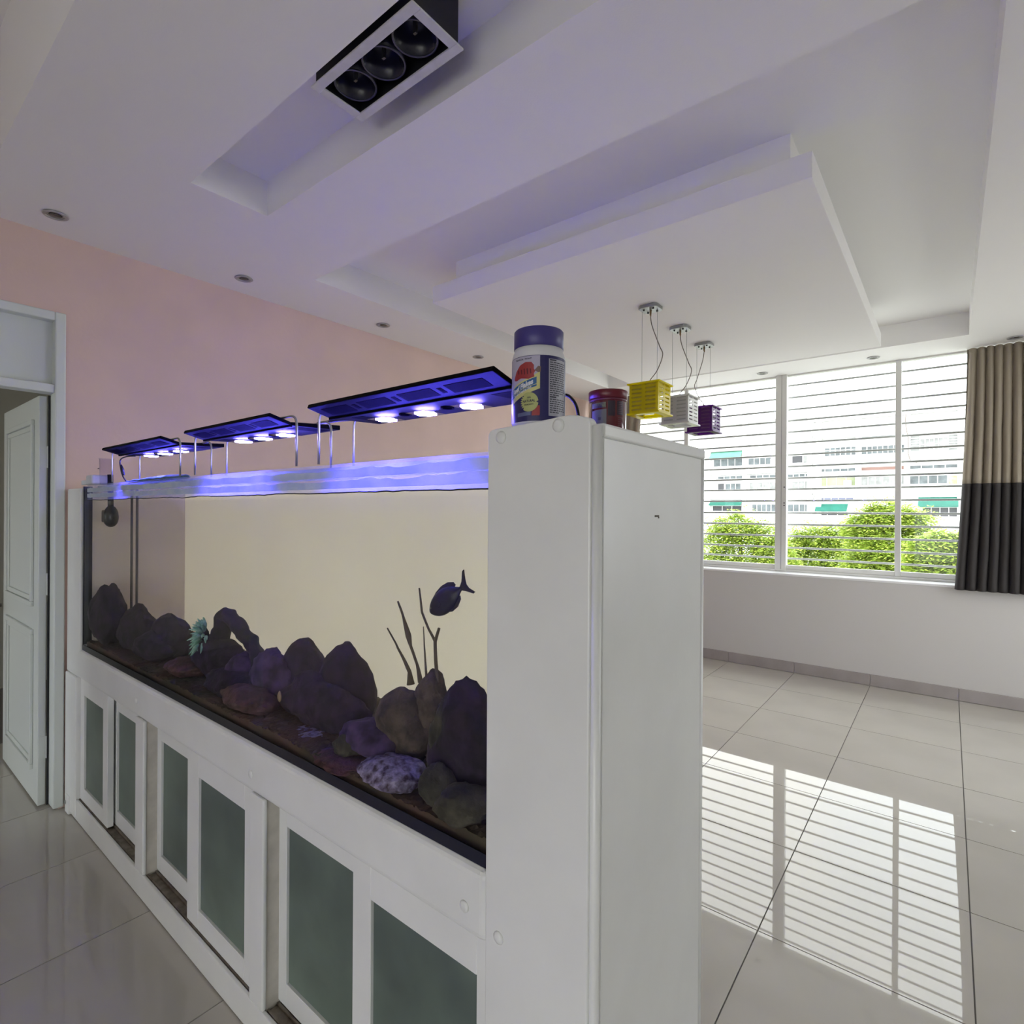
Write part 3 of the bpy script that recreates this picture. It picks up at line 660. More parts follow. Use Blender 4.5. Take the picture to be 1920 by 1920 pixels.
def flat(name, rgb, rough=.45): return mat(name, rgb, rough)
JC = (-.604, .838); JR = .0500; JZ = 1.6565
jar = thing('fish_food_jar', 'tall white tropical fish flake jar with dark blue label on the column', 'jar', (*JC, JZ))
MB().lathe([(.044, 0), (.049, .003), (.0495, .006), (.0495, .128), (.047, .136), (.0455, .138), (.0455, .1435), (.001, .1435)], (*JC, JZ), 64).build('jar_body', mat('jar_white', (.62, .62, .66), .35), jar, smooth=True)
MB().lathe([(.0450, .1437), (.0462, .1445), (.0462, .1765), (.0445, .1785), (.001, .1785)], (*JC, JZ), 64).build('lid', mat('jar_blue_lid', (.045, .035, .20), .4), jar, smooth=True)
W = wrap_objs(JC, JR)
z = lambda py: 1.5+(957-py)*.00095
lab = wrap_poly([[(-.157, z(786)), (.157, z(786)), (.157, z(662)), (-.157, z(662))]], W, 0).build('label', mat('label_navy', (.020, .018, .10), .35), jar, fixn=False)
def sub(name, mb, m): return mb.build(name, m, lab, fixn=False)
sub('label_front', wrap_poly([[(-.085, z(735)), (-.055, z(738)), (.0025, z(722)), (.0025, z(663)), (-.085, z(663))]], W, .0003), flat('label_lavender', (.42, .40, .52)))
sub('label_yellow', wrap_poly([[(-.062, z(752)), (-.03, z(738)), (.0025, z(725)), (.0025, z(693)), (-.012, z(702)), (-.05, z(716)), (-.062, z(722))]], W, .0005), flat('label_yellow', (.55, .53, .22)))
sub('label_banner', wrap_poly([[(-.062, z(737)), (-.030, z(724)), (-.0035, z(716)), (-.0035, z(703)), (-.030, z(712)), (-.062, z(724))], [(-.062, z(741.5)), (-.030, z(729)), (-.0035, z(720.5)), (-.0035, z(717)), (-.030, z(725)), (-.062, z(738))]], W, .0007), flat('label_teal_blue', (.02, .10, .28)))
fishp = [(-.052, z(702)), (-.046, z(690)), (-.036, z(679)), (-.024, z(674)), (-.013, z(675)), (-.0085, z(681)), (-.0085, z(688)), (-.006, z(692)), (-.0085, z(697)), (-.0075, z(703)), (-.018, z(706.5)), (-.034, z(704)), (-.045, z(707.5)), (-.051, z(706))]
sub('label_fish', wrap_poly([fishp], W, .0009), flat('label_red', (.30, .03, .035)))
sub('label_fish_tail', wrap_poly([[(-.0075, z(691)), (-.001, z(683)), (.004, z(684)), (.0035, z(694)), (-.001, z(695))]], W, .0009), flat('label_brown', (.17, .11, .09)))
stripes = [[(u, z(687+s)), (u+.0022, z(686+s)), (u+.003, z(697-s)), (u+.0012, z(698-s))] for u, s in ((-.041, 2), (-.034, 1), (-.028, 0), (-.022, 0), (-.016, 1))]
sub('label_fish_stripes', wrap_poly(stripes, W, .0011), flat('label_dark_red', (.09, .01, .02)))
# starburst badge
bc = (-.0175, z(750)); star = []
for k in range(48):
    a = 2*math.pi*k/48; r = .0175 if k % 2 else .0135; star.append((bc[0]+r*math.cos(a), bc[1]+r*math.sin(a)))
sub('label_badge', wrap_poly([star], W, .0009), flat('label_lime', (.40, .42, .16)))
sub('label_red_square', wrap_poly([[(-.012, z(776)), (.0015, z(776)), (.0025, z(773)), (.0025, z(757)), (-.001, z(757)), (-.012, z(768))]], W, .0006), flat('label_red', (.30, .03, .035)))
sub('label_small_box', wrap_poly([[(-.042, z(777)), (-.014, z(775)), (-.014, z(768)), (-.042, z(770))]], W, .0006), flat('label_grey_blue', (.10, .12, .24)))
sub('label_panel', wrap_poly([[(.0185, z(776)), (.060, z(776)), (.060, z(668)), (.0185, z(668))]], W, .0004), flat('label_silver', (.36, .36, .42)))
tx = MB()
for args in (('Reef Flakes', .0125, -.033, z(720.5), .30, .0006),):
    v, f = wrap_text(args[0], args[1], args[2], args[3], W, .0010, args[4], args[5], .82); tx.add(v, f)
v, f = wrap_text('for all Tropical Fish', .0062, -.032, z(729.5), W, .0010, .30, .0002, .80); tx.add(v, f)
sub('label_title', tx, flat('label_white_ink', (.62, .64, .70)))
tx = MB()
v, f = wrap_text('NATURAL', .0060, bc[0], bc[1]+.0015, W, .0012, .05, .0002, .85); tx.add(v, f)
v, f = wrap_text('INGREDIENTS', .0032, bc[0], bc[1]-.0048, W, .0012, .05, .0001, .85); tx.add(v, f)
v, f = wrap_text('100%', .0042, bc[0], bc[1]+.0075, W, .0012, .05, .0001, .85); tx.add(v, f)
v, f = wrap_text('TROPICAL  FRONT', .0036, -.030, z(668.5), W, .0008, .02, .0001, 1.15); tx.add(v, f)
random.seed(5); zz = z(671.5)
lines = []
for i in range(25):
    if i not in (0, 17): 
        uu = .0205
        while uu < .055:
            w = random.uniform(.003, .008); lines.append([(uu, zz), (min(uu+w, .058), zz), (min(uu+w, .058), zz+.0017), (uu, zz+.0017)]); uu += w+.0012
            if i in (16, 24) and uu > .035: break
    else: lines.append([(.0205, zz), (.034, zz), (.034, zz+.0022), (.0205, zz+.0022)])
    zz -= .0039
q = wrap_poly(lines, W, .0007, .01); tx.add(q.v, q.f)
sub('label_print', tx, flat('label_black_ink', (.02, .02, .035)))['kind'] = 'stuff'
# red tub
TC = at(1140, 770, 'y', 1.0); TCx, TCy, TR, TZb = TC.x, 1.0, .0365, 1.6465
tub = thing('red_lid_tub', 'small transparent tub with dark red lid standing behind the fish food jar', 'tub', (TCx, TCy, TZb))
MB().lathe([(.033, 0), (TR-.0005, .003), (TR, .010), (TR, .079), (TR-.001, .080), (.001, .080)], (TCx, TCy, TZb), 48).build('tub_body', mat('tub_dark_red', (.11, .012, .02), .12, coat=.5), tub, smooth=True)
MB().lathe([(TR+.0005, .0805), (TR+.003, .082), (TR+.003, .096), (TR+.002, .0975), (.001, .098)], (TCx, TCy, TZb), 48).build('lid', mat('tub_red_lid', (.13, .008, .018), .35), tub, smooth=True)
MB().lathe([(TR+.0008, .0765), (TR+.0015, .0772), (TR+.0015, .0795), (TR+.0006, .0802)], (TCx, TCy, TZb), 48).build('lid_band', mat('tub_band', (.14, .03, .06), .3), tub, smooth=True)
W2 = wrap_objs((TCx, TCy), TR)
tl = wrap_poly([[(-.037, TZb+.005), (-.003, TZb+.005), (-.003, TZb+.058), (-.037, TZb+.056)]], W2, .0004).build('label', flat('tub_grey_label', (.16, .16, .17)), tub, fixn=False)
wrap_poly([[(-.037, TZb+.0605), (-.0045, TZb+.0605), (-.0045, TZb+.0715), (-.037, TZb+.070)]], W2, .0006).build('label_strip', mat('tub_strip', (.05, .035, .09), .4, rgb2=(.22, .24, .13), vscale=120), tl, fixn=False)
wrap_poly([[(.000, TZb+.044), (.014, TZb+.044), (.014, TZb+.074), (.000, TZb+.074)], [(.0185, TZb+.046), (.034, TZb+.046), (.034, TZb+.074), (.0185, TZb+.074)]], W2, .0003).build('label_dark_panel', flat('tub_panel', (.025, .012, .028)), tl, fixn=False)
ln = [[(.0215, TZb+.070-.0035*i), (.031, TZb+.070-.0035*i), (.031, TZb+.0712-.0035*i), (.0215, TZb+.0712-.0035*i)] for i in range(7)]
ln += [[(.0205, TZb+.040-.004*i), (.032, TZb+.040-.004*i), (.032, TZb+.0412-.004*i), (.0205, TZb+.0412-.004*i)] for i in range(6)]
wrap_poly(ln, W2, .0005).build('label_print', flat('tub_print', (.13, .06, .08)), tl, fixn=False)['kind'] = 'stuff'
wrap_poly([[(-.020, TZb+.036), (-.014, TZb+.036), (-.014, TZb+.042), (-.020, TZb+.042)], [(-.0205, TZb+.024), (-.014, TZb+.024), (-.014, TZb+.029), (-.0205, TZb+.029)], [(-.020, TZb+.012), (-.0145, TZb+.012), (-.0145, TZb+.018), (-.020, TZb+.018)]], W2, .0007).build('label_marks', flat('tub_marks', (.07, .07, .08)), tl, fixn=False)

# ------------------------------------------------------------------ ceiling fixtures
cz = 2.865
fxl = thing('ceiling_spotlight_box', 'black box spotlight with white frame and three unlit lamps in the ceiling slot', 'spotlight', (-1.37, 1.08, cz))
fx0, fx1, fy0, fy1 = -1.622, -1.132, .982, 1.182
m = MB(); q = .030
m.box(fx0, fx1, fy0, fy0+q, cz, cz+.006).box(fx0, fx1, fy1-q, fy1, cz, cz+.006).box(fx0, fx0+q, fy0+q, fy1-q, cz, cz+.006).box(fx1-q, fx1, fy0+q, fy1-q, cz, cz+.006)
m.build('frame', mat('worn_white_metal', (.60, .60, .62), .5, var=.06, vscale=20), fxl, bevel=.001, seg=1)
m = MB(); e1 = .012; h = 3.02
a, b, c, d = fx0+e1, fx1-e1, fy0+e1, fy1-e1
m.box(a, b, c, c+.004, cz+.0065, h).box(a, b, d-.004, d, cz+.0065, h).box(a, a+.004, c+.004, d-.004, cz+.0065, h).box(b-.004, b, c+.004, d-.004, cz+.0065, h).box(a, b, c, d, h-.01, h)
m.build('housing', mat('black_powder_coat', (.010, .010, .016), .5), fxl)
for i in range(3):
    cx = fx0+q+.071+.144*i; cy = (fy0+fy1)/2
    l = MB().lathe([(.001, .112), (.028, .112), (.062, .07), (.064, .02), (.067, .02), (.067, .075), (.03, .12), (.001, .12)], (cx, cy, cz), 36).build('lamp', mat('black_reflector', (.012, .013, .03), .25), fxl, smooth=True)
    MB().lathe([(.0625, .018), (.068, .018), (.068, .0215), (.0625, .0215)], (cx, cy, cz), 36, True).build('lamp_ring', mat('dark_ring', (.05, .05, .08), .3), l, smooth=True)
    MB().box(cx-.006, cx+.006, cy-.004, cy+.004, cz+.035, cz+.085).build('lamp_clip', mat('dull_clip', (.10, .10, .10), .4, metal=.5), l)
DL = [(-3.24, .673), (-3.248, 1.544), (-3.248, 2.56), (-3.25, 3.598), (-1.427, 5.70), (-.522, 5.70), (.391, 5.70)]
DLAB = ['round unlit downlight above the door corner of the pink wall', 'second downlight along the pink wall from the door', 'third downlight along the pink wall from the door',
        'downlight farthest along the pink wall, above the jar', 'downlight above the wide post of the window', 'downlight above the thin right post of the window', 'downlight in front of the curtain top']
for (x, y), lb in zip(DL, DLAB):
    t = thing('downlight', lb, 'downlight', (x, y, ZS), 'round recessed downlights')
    MB().lathe([(.033, -.0005), (.047, -.001), (.050, -.004), (.047, -.007), (.038, -.008), (.033, -.006)], (x, y, ZS), 28, True).build('trim_ring', mat('satin_ring', (.42, .42, .43), .35, metal=.3), t, smooth=True)
    MB().lathe([(.0335, -.004), (.026, -.0015), (.026, -.0008), (.0335, -.0008)], (x, y, ZS), 24, True).build('gimbal', M_STEEL, t, smooth=True)
    MB().lathe([(.0255, -.003), (.02, -.0045), (.001, -.0055)], (x, y, ZS), 20).build('lamp_face', mat('lamp_grey_glass', (.05, .05, .05), .15), t, smooth=True)

def pendant(y, m, m_in, label, sway, seed):
    x = -1.448; zc = 2.77; z0, z1 = 2.095, 2.290; hw = .093
    t = thing('pendant_lamp', label, 'pendant lamp', (x, y, z0), 'three slotted cube pendant lamps')
    e = .060; c = .018
    pl = [(x-e+c, y-e), (x+e-c, y-e), (x+e, y-e+c), (x+e, y+e-c), (x+e-c, y+e), (x-e+c, y+e), (x-e, y+e-c), (x-e, y-e+c)]
    cp = MB().prism(pl, lambda u, v, d: (u, v, d), zc-.022, zc-.0005).build('canopy', M_GREYMET, t, bevel=.002)
    for dx, dy in ((-.03, -.03), (.03, -.03), (.03, .03), (-.03, .03)):
        MB().lathe([(.006, 0), (.006, -.006), (.003, -.008), (.0005, -.008)], (x+dx, y+dy, zc-.022), 10).build('canopy_screw', M_BLACK, cp, smooth=True)
    MB().tube([(x, y, zc-.022), (x, y, zc-.05), (x+.002, y, zc-.062)], [.007, .006, .003], 10).build('cord_grip', mat('amber_grip', (.30, .20, .10), .4), cp, smooth=True)
    for dx, dy in ((-.055, 0), (.045, .0)):
        MB().cyl((x+dx, y+dy, z1-.003), (x+dx, y+dy, zc-.022), .0011, 6).build('suspension_wire', M_GREYMET, t, smooth=True)
    P = cable('', [(x, y, zc-.05), (x+.01*sway, y, zc-.12), (x+.055*sway, y+.01, zc-.25), (x+.075*sway, y+.012, zc-.31), (x+.04*sway, y+.01, zc-.40), (x, y, zc-.455), (x, y, zc-.49)], 0, None, '')
    MB().tube(P, .0028, 8).build('cord', M_RUB, t, smooth=True)
    MB().tube([(x, y, z1+.022), (x, y, z1-.03), (x, y, z1-.075)], [.005, .006, .016], 12).build('lamp_holder', M_BLACK, t, smooth=True)
    MB().tube([(x-hw+.008, y, z1+.002), (x-hw*.62, y, z1+.003), (x-hw*.4, y, z1+.016), (x+hw*.4, y, z1+.016), (x+hw*.62, y, z1+.003), (x+hw-.008, y, z1+.002)], .0028, 8).build('bracket', M_BLACK, t, smooth=True)
    MB().lathe([(.001, -.052), (.02, -.047), (.03, -.03), (.026, -.012), (.014, .005), (.014, .02)], (x, y, 2.20), 20).build('bulb', mat('bulb_white', (.75, .74, .70), .3), t, smooth=True)
    th = .004
    for k in range(4):
        mb = MB(); n = 7; H = z1-.012-z0-.010; pitch = H/n
        def bx(u0, u1, v0, v1):
            if k == 0: mb.box(x+u0, x+u1, y-hw, y-hw+th, v0, v1)
            if k == 1: mb.box(x+hw-th, x+hw, y+u0, y+u1, v0, v1)
            if k == 2: mb.box(x+u0, x+u1, y+hw-th, y+hw, v0, v1)
            if k == 3: mb.box(x-hw, x-hw+th, y+u0, y+u1, v0, v1)
        w = hw-(.0045 if k % 2 else 0)
        zb = z0+.010
        bx(-w, -w+.016, zb, zb+H); bx(-.012, .012, zb, zb+H); bx(w-.016, w, zb, zb+H)
        for i in range(n):
            bx(-w+.016, -.012, zb+pitch*i, zb+pitch*i+pitch*.62); bx(.012, w-.016, zb+pitch*i, zb+pitch*i+pitch*.62)
        mb.build('slotted_side', m, t)
    for nm_, bxx in (('inner_panel', (x-hw+.014, x+hw-.014, y-hw+.010, y-hw+.013, z0+.010, z1-.013)), ('inner_panel', (x-hw+.010, x-hw+.013, y-hw+.014, y+hw-.014, z0+.010, z1-.013))):
        box(nm_, m_in, bxx, t)
    for z, nm in ((z0, 'bottom_plate'), (z1-.012, 'top_plate')):
        mb = MB(); o = hw+.012; w = .042
        mb.box(x-o, x+o, y-o, y-o+w, z, z+.0095).box(x-o, x+o, y+o-w, y+o, z, z+.0095).box(x-o, x-o+w, y-o+w, y+o-w, z, z+.0095).box(x+o-w, x+o, y-o+w, y+o-w, z, z+.0095)
        mb.build(nm, m, t, bevel=.001, seg=1)
    return t
M_YEL = acrylic('yellow_acrylic', (.86, .78, .02), .25); M_WAC = acrylic('white_acrylic', (.82, .82, .80), .12); M_PUR = acrylic('purple_acrylic', (.24, .06, .36), .30)
M_YIN, M_WIN, M_PIN = acrylic('yellow_liner', (.62, .56, .16), .1), acrylic('white_liner', (.60, .60, .58), .1), acrylic('purple_liner', (.40, .20, .42), .15)
pendant(3.185, M_YEL, M_YIN, 'yellow slotted cube lamp, nearest of three hung from the ceiling panel', 1.0, 1)
pendant(3.665, M_WAC, M_WIN, 'white slotted cube lamp hanging between the yellow and purple ones', 1.0, 2)
pendant(4.135, M_PUR, M_PIN, 'purple slotted cube lamp hanging nearest the window', -1.0, 3)

# ------------------------------------------------------------------ curtains
M_CUR1 = mat('beige_curtain', (.40, .35, .28), .9, trans=.25, bump=.15, bscale=300)
M_CUR2 = mat('charcoal_curtain', (.042, .038, .038), .9, trans=.05, bump=.15, bscale=300)
def curtain(x0, x1, flare, seed, label, nf):
    t = thing('curtain', label, 'curtain', ((x0+x1)/2, 5.66, .92), 'two tone window curtains')
    def pt(u, v):
        z = .897+(2.855-.897)*v; k = 1-v
        xa = x0-flare*(k**1.5)*.9; xb = x1
        x = xa+(xb-xa)*u
        y = 5.86-.185*min(1, k*1.5)**1.0
        ph = u*nf*2*math.pi+1.1*noise.noise((u*4, v*.8, seed)); a = .042*(.5+.6*k)*(1+.4*noise.noise((u*7, 1, seed)))
        y += a*math.sin(ph)+.01*noise.noise((u*20, v*6, seed)); x += .012*math.cos(ph)*(.4+k)
        return (x, min(y, 5.91) if v > .02 else min(y, 5.70), z)
    for nm, va, vb, m, off in (('upper_panel', .432, 1.0, M_CUR1, 0), ('lower_band', 0.0, .4325, M_CUR2, 0)):
        vs = []; fs = []; nx, ny = nf*22, 26
        for s in (0, 1):
            for i in range(nx+1):
                for j in range(ny+1):
                    p = pt(i/nx, va+(vb-va)*j/ny); vs.append((p[0], p[1]-.003*s, p[2]))
        n1 = (nx+1)*(ny+1)
        for s in (0, 1):
            for i in range(nx):
                for j in range(ny): q = s*n1+i*(ny+1)+j; fs.append((q, q+ny+1, q+ny+2, q+1))
        for i in range(nx):
            for j in (0, ny): q = i*(ny+1)+j; fs.append((q, q+ny+1, n1+q+ny+1, n1+q))
        for j in range(ny):
            for i in (0, nx): q = i*(ny+1)+j; fs.append((q, q+1, n1+q+1, n1+q))
        MB().add(vs, fs).build(nm, m, t, smooth=True)
    return t
curtain(.105, .60, .085, 3, 'beige curtain with charcoal lower half at the right end of the window', 9)
curtain(-3.44, -2.76, 0.0, 8, 'curtain at the far left end of the window, glimpsed behind the red lid tub', 8)

# ------------------------------------------------------------------ outside
GZ = -9.0
box('ground', mat('street_ground', (.50, .49, .46), .9, var=.15, vscale=.2), (-160, 160, -140, 140, GZ-.3, GZ), None, 'structure')
M_FAC = mat('white_facade', (.72, .72, .71), .8, var=.03, vscale=.5)
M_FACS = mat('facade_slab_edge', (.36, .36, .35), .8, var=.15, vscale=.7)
M_WGL = mat('far_window_glass', (.09, .105, .11), .25, var=.35, vscale=1.2)
M_WDK = mat('far_dark_opening', (.05, .05, .055), .5)
M_WCU = mat('far_curtained_window', (.24, .245, .24), .6, var=.25, vscale=1.5)
M_AWN = mat('green_awning', (.012, .14, .10), .7, var=.12, vscale=1.5)
M_AWN1 = mat('pale_green_awning', (.11, .33, .22), .7, var=.1, vscale=1.5)
BY = 65.0
P = lambda px, py, y=BY: at(px, py, 'y', y)
def rect(px0, py0, px1, py1, y=BY):
    a = P(px0, py0, y); b = P(px1, py0, y); c = P((px0+px1)/2, py1, y); t = P((px0+px1)/2, py0, y)
    return a.x, b.x, c.z, t.z
def fwindow(bld, px0, py0, px1, py1, cols=1, rows=1, pane=M_WGL, fw=.05, y=BY):
    x0, x1, z0, z1 = rect(px0, py0, px1, py1, y); mb = MB()
    mb.box(x0-fw, x1+fw, y-.10, y, z0-fw, z0).box(x0-fw, x1+fw, y-.10, y, z1, z1+fw).box(x0-fw, x0, y-.10, y, z0, z1).box(x1, x1+fw, y-.10, y, z0, z1)
    for i in range(1, cols): xx = x0+(x1-x0)*i/cols; mb.box(xx-fw*.7, xx+fw*.7, y-.09, y, z0, z1)
    for i in range(1, rows): zz = z0+(z1-z0)*i/rows; mb.box(x0, x1, y-.085, y, zz-fw*.6, zz+fw*.6)
    o = mb.build('window', mat('far_window_frame', (.75, .75, .74), .6), bld)
    for i in range(cols):
        a, b = x0+(x1-x0)*i/cols, x0+(x1-x0)*(i+1)/cols
        MB().box(a, b, y-.05, y-.02, z0, z1).build('pane', pane, o)
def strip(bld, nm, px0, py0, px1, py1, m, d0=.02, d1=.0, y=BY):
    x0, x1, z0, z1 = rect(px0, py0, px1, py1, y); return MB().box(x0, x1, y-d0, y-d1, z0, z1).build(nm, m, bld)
def awning(bld, px0, pyt, px1, pyb, m, y=BY):
    x0, x1, z0, z1 = rect(px0, pyt, px1, pyb, y); d = 1.0
    mb = MB().add([(x0, y-.02, z1), (x1, y-.02, z1), (x1, y-d, z0+.12), (x0, y-d, z0+.12), (x1, y-d, z0), (x0, y-d, z0)] , [(0, 1, 2, 3), (3, 2, 4, 5), (0, 3, 5), (1, 4, 2)])
    o = mb.build('awning', m, bld); md = o.modifiers.new('thick', 'SOLIDIFY'); md.thickness = .04
def acunit(bld, px0, py0, px1, py1, y=BY):
    x0, x1, z0, z1 = rect(px0, py0, px1, py1, y)
    o = MB().box(x0, x1, y-.45, y-.11, z0, z1).build('air_conditioner', mat('ac_white', (.72, .72, .72), .5), bld, bevel=.02)
    r = (z1-z0)*.38; cx, cz_ = x0+(x1-x0)*.45, (z0+z1)/2
    q = MB(); q.cyl((cx, y-.47, cz_), (cx, y-.449, cz_), r, 16); q.build('fan_grille', mat('ac_grille', (.25, .26, .27), .6), o)
# block A (left)
xa0, xa1 = P(1120, 860).x, P(1526, 860).x; zt = P(1450, 790).z
bA = thing('apartment_building', 'white apartment block with green awnings, seen through the left part of the window', 'building', ((xa0+xa1)/2, BY, GZ))
MB().box(xa0, xa1, BY, BY+12, GZ, zt).build('wall', M_FAC, bA)
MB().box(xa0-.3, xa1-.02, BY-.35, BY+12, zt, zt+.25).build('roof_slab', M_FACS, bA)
for px in (1336-6, 1397, 1519):
    x = P(px, 900).x; MB().box(x-.22, x+.22, BY-.40, BY, GZ, zt).build('pier', M_FAC, bA)
for py in (840, 886.5, 935):
    z_ = P(1450, py-2).z; MB().box(xa0, xa1, BY-.30, BY, z_-.10, z_+.22).build('floor_slab', M_FAC, bA)
    MB().box(xa0+.3, xa1-.3, BY-.28, BY-.02, z_-.20, z_-.12).build('slab_shadow_gap', M_FACS, bA)  # darker strip, the shadow under the ledge put into its colour
awning(bA, 1335, 846, 1393, 860, M_AWN1); fwindow(bA, 1339, 861, 1392, 874, 4, 1, M_WGL); acunit(bA, 1374, 874, 1385, 881)
fwindow(bA, 1404, 859, 1446, 871, 4, 1, M_WGL); acunit(bA, 1446, 861, 1455, 870)
fwindow(bA, 1486, 855, 1505, 868, 1, 1, M_WDK); fwindow(bA, 1507, 855, 1521, 868, 2, 1, M_WCU)
fwindow(bA, 1347, 893, 1392, 898, 4, 1, M_WGL); fwindow(bA, 1347, 907, 1358, 919, 1, 1, M_WDK); fwindow(bA, 1361, 907, 1389, 919, 3, 1, M_WGL)
fwindow(bA, 1407, 891, 1455, 896, 4, 1, M_WGL); fwindow(bA, 1407, 905, 1455, 917, 4, 1, M_WCU)
fwindow(bA, 1477, 889, 1521, 894, 4, 1, M_WGL); fwindow(bA, 1486, 903, 1521, 916, 3, 1, M_WCU)
awning(bA, 1334, 938, 1393, 948, M_AWN); fwindow(bA, 1337, 949, 1391, 958, 3, 1, M_WDK)
fwindow(bA, 1411, 946, 1455, 959, 5, 1, M_WGL); fwindow(bA, 1478, 946, 1520, 959, 4, 1, M_WGL)
fwindow(bA, 1235, 866, 1290, 880, 4, 1, M_WGL); fwindow(bA, 1235, 913, 1290, 926, 4, 1, M_WCU)
mb = MB()
for px, h_ in ((1224, 6), (1234, 4), (1243, 5), (1251, 5), (1262, 4), (1300, 3)):
    a = P(px, 806); mb.box(a.x-.28, a.x+.28, BY+2, BY+2.6, zt+.25, zt+.25+h_*.12)
mb.build('roof_vents', mat('roof_vent_grey', (.35, .37, .40), .6), bA)
# block B (right)
xb0, xb1 = xa1-.03, P(1900, 860).x; ztb = P(1690, 779).z
bB = thing('apartment_building', 'white apartment block with grilled windows, seen through the right part of the window', 'building', ((xb0+xb1)/2, BY, GZ))
MB().box(xb0+.02, xb1, BY, BY+12, GZ, ztb).build('wall', M_FAC, bB)
MB().box(xb0+.02, xb1, BY-.35, BY+12, ztb, ztb+.2).build('roof_slab', M_FACS, bB)
for px in (1536, 1610, 1701, 1801):
    x = P(px, 900).x; MB().box(x-.24, x+.24, BY-.45, BY, GZ, ztb).build('pier', M_FAC, bB)
for py in (812, 867, 927):
    z_ = P(1660, py).z; MB().box(xb0+.02, xb1, BY-.35, BY, z_-.05, z_+.3).build('floor_slab', M_FAC, bB)
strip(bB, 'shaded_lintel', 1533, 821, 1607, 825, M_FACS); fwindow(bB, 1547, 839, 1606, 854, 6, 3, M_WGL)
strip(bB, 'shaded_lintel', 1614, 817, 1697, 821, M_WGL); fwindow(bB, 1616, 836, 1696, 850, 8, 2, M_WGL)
fwindow(bB, 1706, 817, 1724, 846, 1, 6, M_WCU); fwindow(bB, 1726, 822, 1777, 843, 6, 2, M_WCU); fwindow(bB, 1779, 815, 1797, 844, 1, 6, M_WCU)
fwindow(bB, 1533, 879, 1605, 884, 5, 1, M_WGL); fwindow(bB, 1533, 896, 1605, 911, 4, 1, mat('far_green_curtain', (.30, .34, .20), .7, var=.2, vscale=.8)); acunit(bB, 1583, 901, 1597, 911)
strip(bB, 'brown_lintel', 1615, 875, 1696, 881, mat('brown_lintel', (.22, .13, .11), .7)); fwindow(bB, 1615, 894, 1696, 909, 6, 1, M_WCU)
fwindow(bB, 1706, 872, 1796, 878, 4, 1, M_WGL); fwindow(bB, 1706, 892, 1776, 907, 4, 1, M_WGL); strip(bB, 'reed_screen', 1779, 892, 1797, 907, mat('reed_screen', (.42, .38, .22), .9, var=.3, vscale=3), .10)
fwindow(bB, 1532, 934, 1600, 938, 5, 1, mat('far_blue_glass', (.12, .13, .22), .3)); awning(bB, 1531, 945, 1590, 959, M_AWN); fwindow(bB, 1533, 960, 1590, 966, 3, 1, M_WDK)
awning(bB, 1722, 932, 1797, 951, M_AWN); fwindow(bB, 1730, 952, 1796, 968, 4, 1, M_WDK)
mb = MB(); pts = [P(1699, 778), P(1698, 790), P(1700, 805), P(1703, 820), P(1703, 850), P(1708, 866), P(1720, 868)]
mb.tube([(p.x, BY-.50, p.z) for p in pts], .035, 6).build('wall_cable', M_RUB, bB, smooth=True)
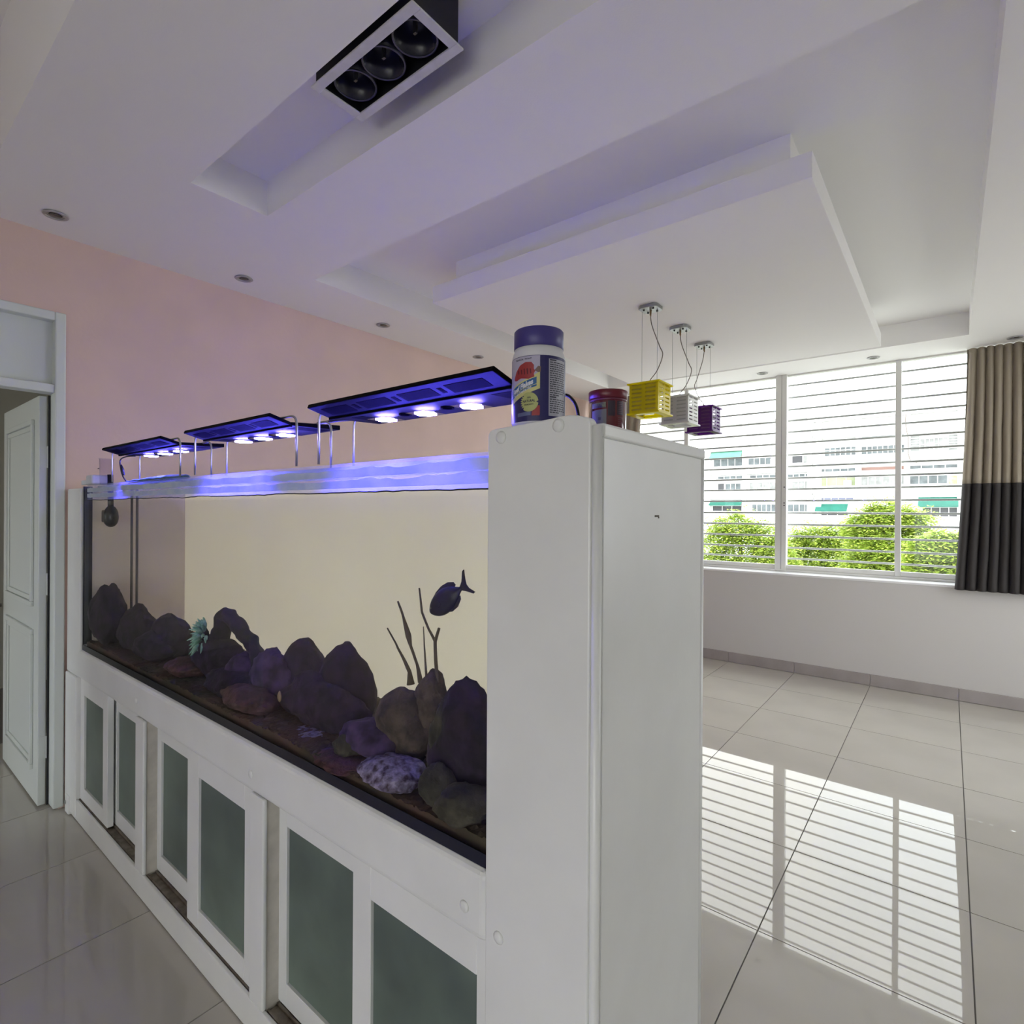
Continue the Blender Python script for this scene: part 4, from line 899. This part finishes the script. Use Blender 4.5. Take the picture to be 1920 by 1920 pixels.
# trees
M_LEAF = mat('bright_leaf', (.20, .33, .035), .55, rgb2=(.62, .70, .14), island=1, trans=.35)
M_BARK = mat('bark', (.12, .09, .06), .9, var=.3, vscale=6)
def tree(blobs, Y, trunk_px, nleaf, seed, label):
    rnd = random.Random(seed); B = []
    for px, py, rx, ry in blobs:
        c = P(px, py, Y); k = abs((P(px+100, py, Y)-c).x)/100; B.append((c, rx*k, ry*k))
    base = Vector((P(trunk_px, 1000, Y).x, Y+.3, GZ))
    t = thing('tree', label, 'tree', base, 'trees across the street')
    top = max(b[0].z for b in B); P0 = [base, base+Vector((.1, 0, (top-GZ)*.35)), base+Vector((-.1, .1, (top-GZ)*.6)), Vector((B[0][0].x, Y+.2, B[0][0].z))]
    MB().tube(P0, [.22, .18, .14, .06], 10).build('trunk', M_BARK, t, smooth=True)
    for c, rx, rz in B:
        for q in range(3):
            MB().tube([P0[2], P0[2].lerp(c, .6)+Vector((rnd.uniform(-.3, .3), .2, .1)), c+Vector((rnd.uniform(-.7, .7)*rx, rnd.uniform(-.4, .4), rnd.uniform(0, .7)*rz))], [.07, .045, .015], 7).build('branch', M_BARK, t, smooth=True)
    vs = []; fs = []; area = sum(b[1]*b[2] for b in B)
    for c, rx, rz in B:
        nc = int(nleaf*rx*rz/area/9)
        for i in range(nc):
            while True:
                d = Vector((rnd.uniform(-1, 1), rnd.uniform(-1, 1), rnd.uniform(-1, 1)))
                if .35 < d.length < 1: break
            wob = 1+.45*noise.noise(d*2.3+Vector((seed, 0, 0)))
            p = c+Vector((d.x*rx*wob, d.y*min(rx, 1.5)*.9, d.z*rz*wob))
            # one spray of pinnate leaflets drooping off a twig
            ax = Vector((rnd.uniform(-1, 1), rnd.uniform(-1, .3), rnd.uniform(-.5, .35))).normalized()
            for j in range(9):
                s = .085*rnd.uniform(.7, 1.25); b = p+ax*(.055*j)-Vector((0, 0, .004*j*j)); side = -1 if j % 2 else 1
                lat = ax.cross(Vector((0, 0, 1))).normalized()*side
                tip = b+(lat*.9+ax*.5+Vector((0, 0, rnd.uniform(-.5, .15)))).normalized()*s*1.7
                wv = (tip-b).cross(Vector((rnd.uniform(-.4, .4), rnd.uniform(-.4, .4), 1))).normalized()*s*.42
                mdl = b.lerp(tip, .45)
                o = len(vs); vs += [b, mdl+wv, tip, mdl-wv]; fs.append((o, o+1, o+2, o+3))
    f = MB().add(vs, fs).build('foliage', M_LEAF, t, fixn=False); f['kind'] = 'stuff'
    return t
tree([(1385, 990, 40, 38), (1350, 1005, 34, 42), (1428, 1008, 36, 42), (1400, 1065, 62, 42), (1340, 1065, 45, 42), (1465, 1040, 30, 45), (1420, 1110, 70, 38)], 24, 1392, 34000, 1, 'bright green tree outside the left pane, beside the wide window post')
tree([(1535, 1008, 44, 38), (1498, 1018, 32, 40), (1575, 1012, 40, 42), (1482, 1060, 34, 44), (1540, 1075, 66, 48), (1500, 1105, 50, 36), (1595, 1090, 45, 46)], 28.5, 1540, 34000, 2, 'low bushy tree right of the wide window post')
tree([(1662, 962, 50, 36), (1618, 985, 40, 38), (1712, 978, 38, 40), (1660, 1020, 76, 45), (1630, 1060, 60, 45), (1700, 1065, 50, 42), (1650, 1110, 66, 36)], 25, 1655, 42000, 3, 'tallest tree outside, rising in front of the thin window post')
tree([(1768, 1020, 40, 38), (1738, 1040, 38, 48), (1805, 1025, 46, 42), (1765, 1085, 60, 46), (1860, 1050, 50, 50)], 21.5, 1770, 30000, 4, 'tree crown outside next to the right curtain')
tree([(1240, 1030, 50, 50), (1290, 1035, 36, 46), (1250, 1090, 60, 40)], 27.5, 1260, 12000, 5, 'tree crown outside hidden mostly by the white end column')
tree([(1460, 1035, 50, 40), (1560, 1040, 60, 40), (1440, 1090, 70, 40), (1520, 1095, 70, 40)], 33, 1480, 16000, 6, 'darker tree filling the gap behind the wide window post')
tree([(1740, 1035, 55, 40), (1800, 1050, 60, 45), (1720, 1095, 70, 40), (1790, 1100, 70, 40)], 30.5, 1735, 16000, 7, 'darker tree filling the gap between the tallest tree and the curtain')
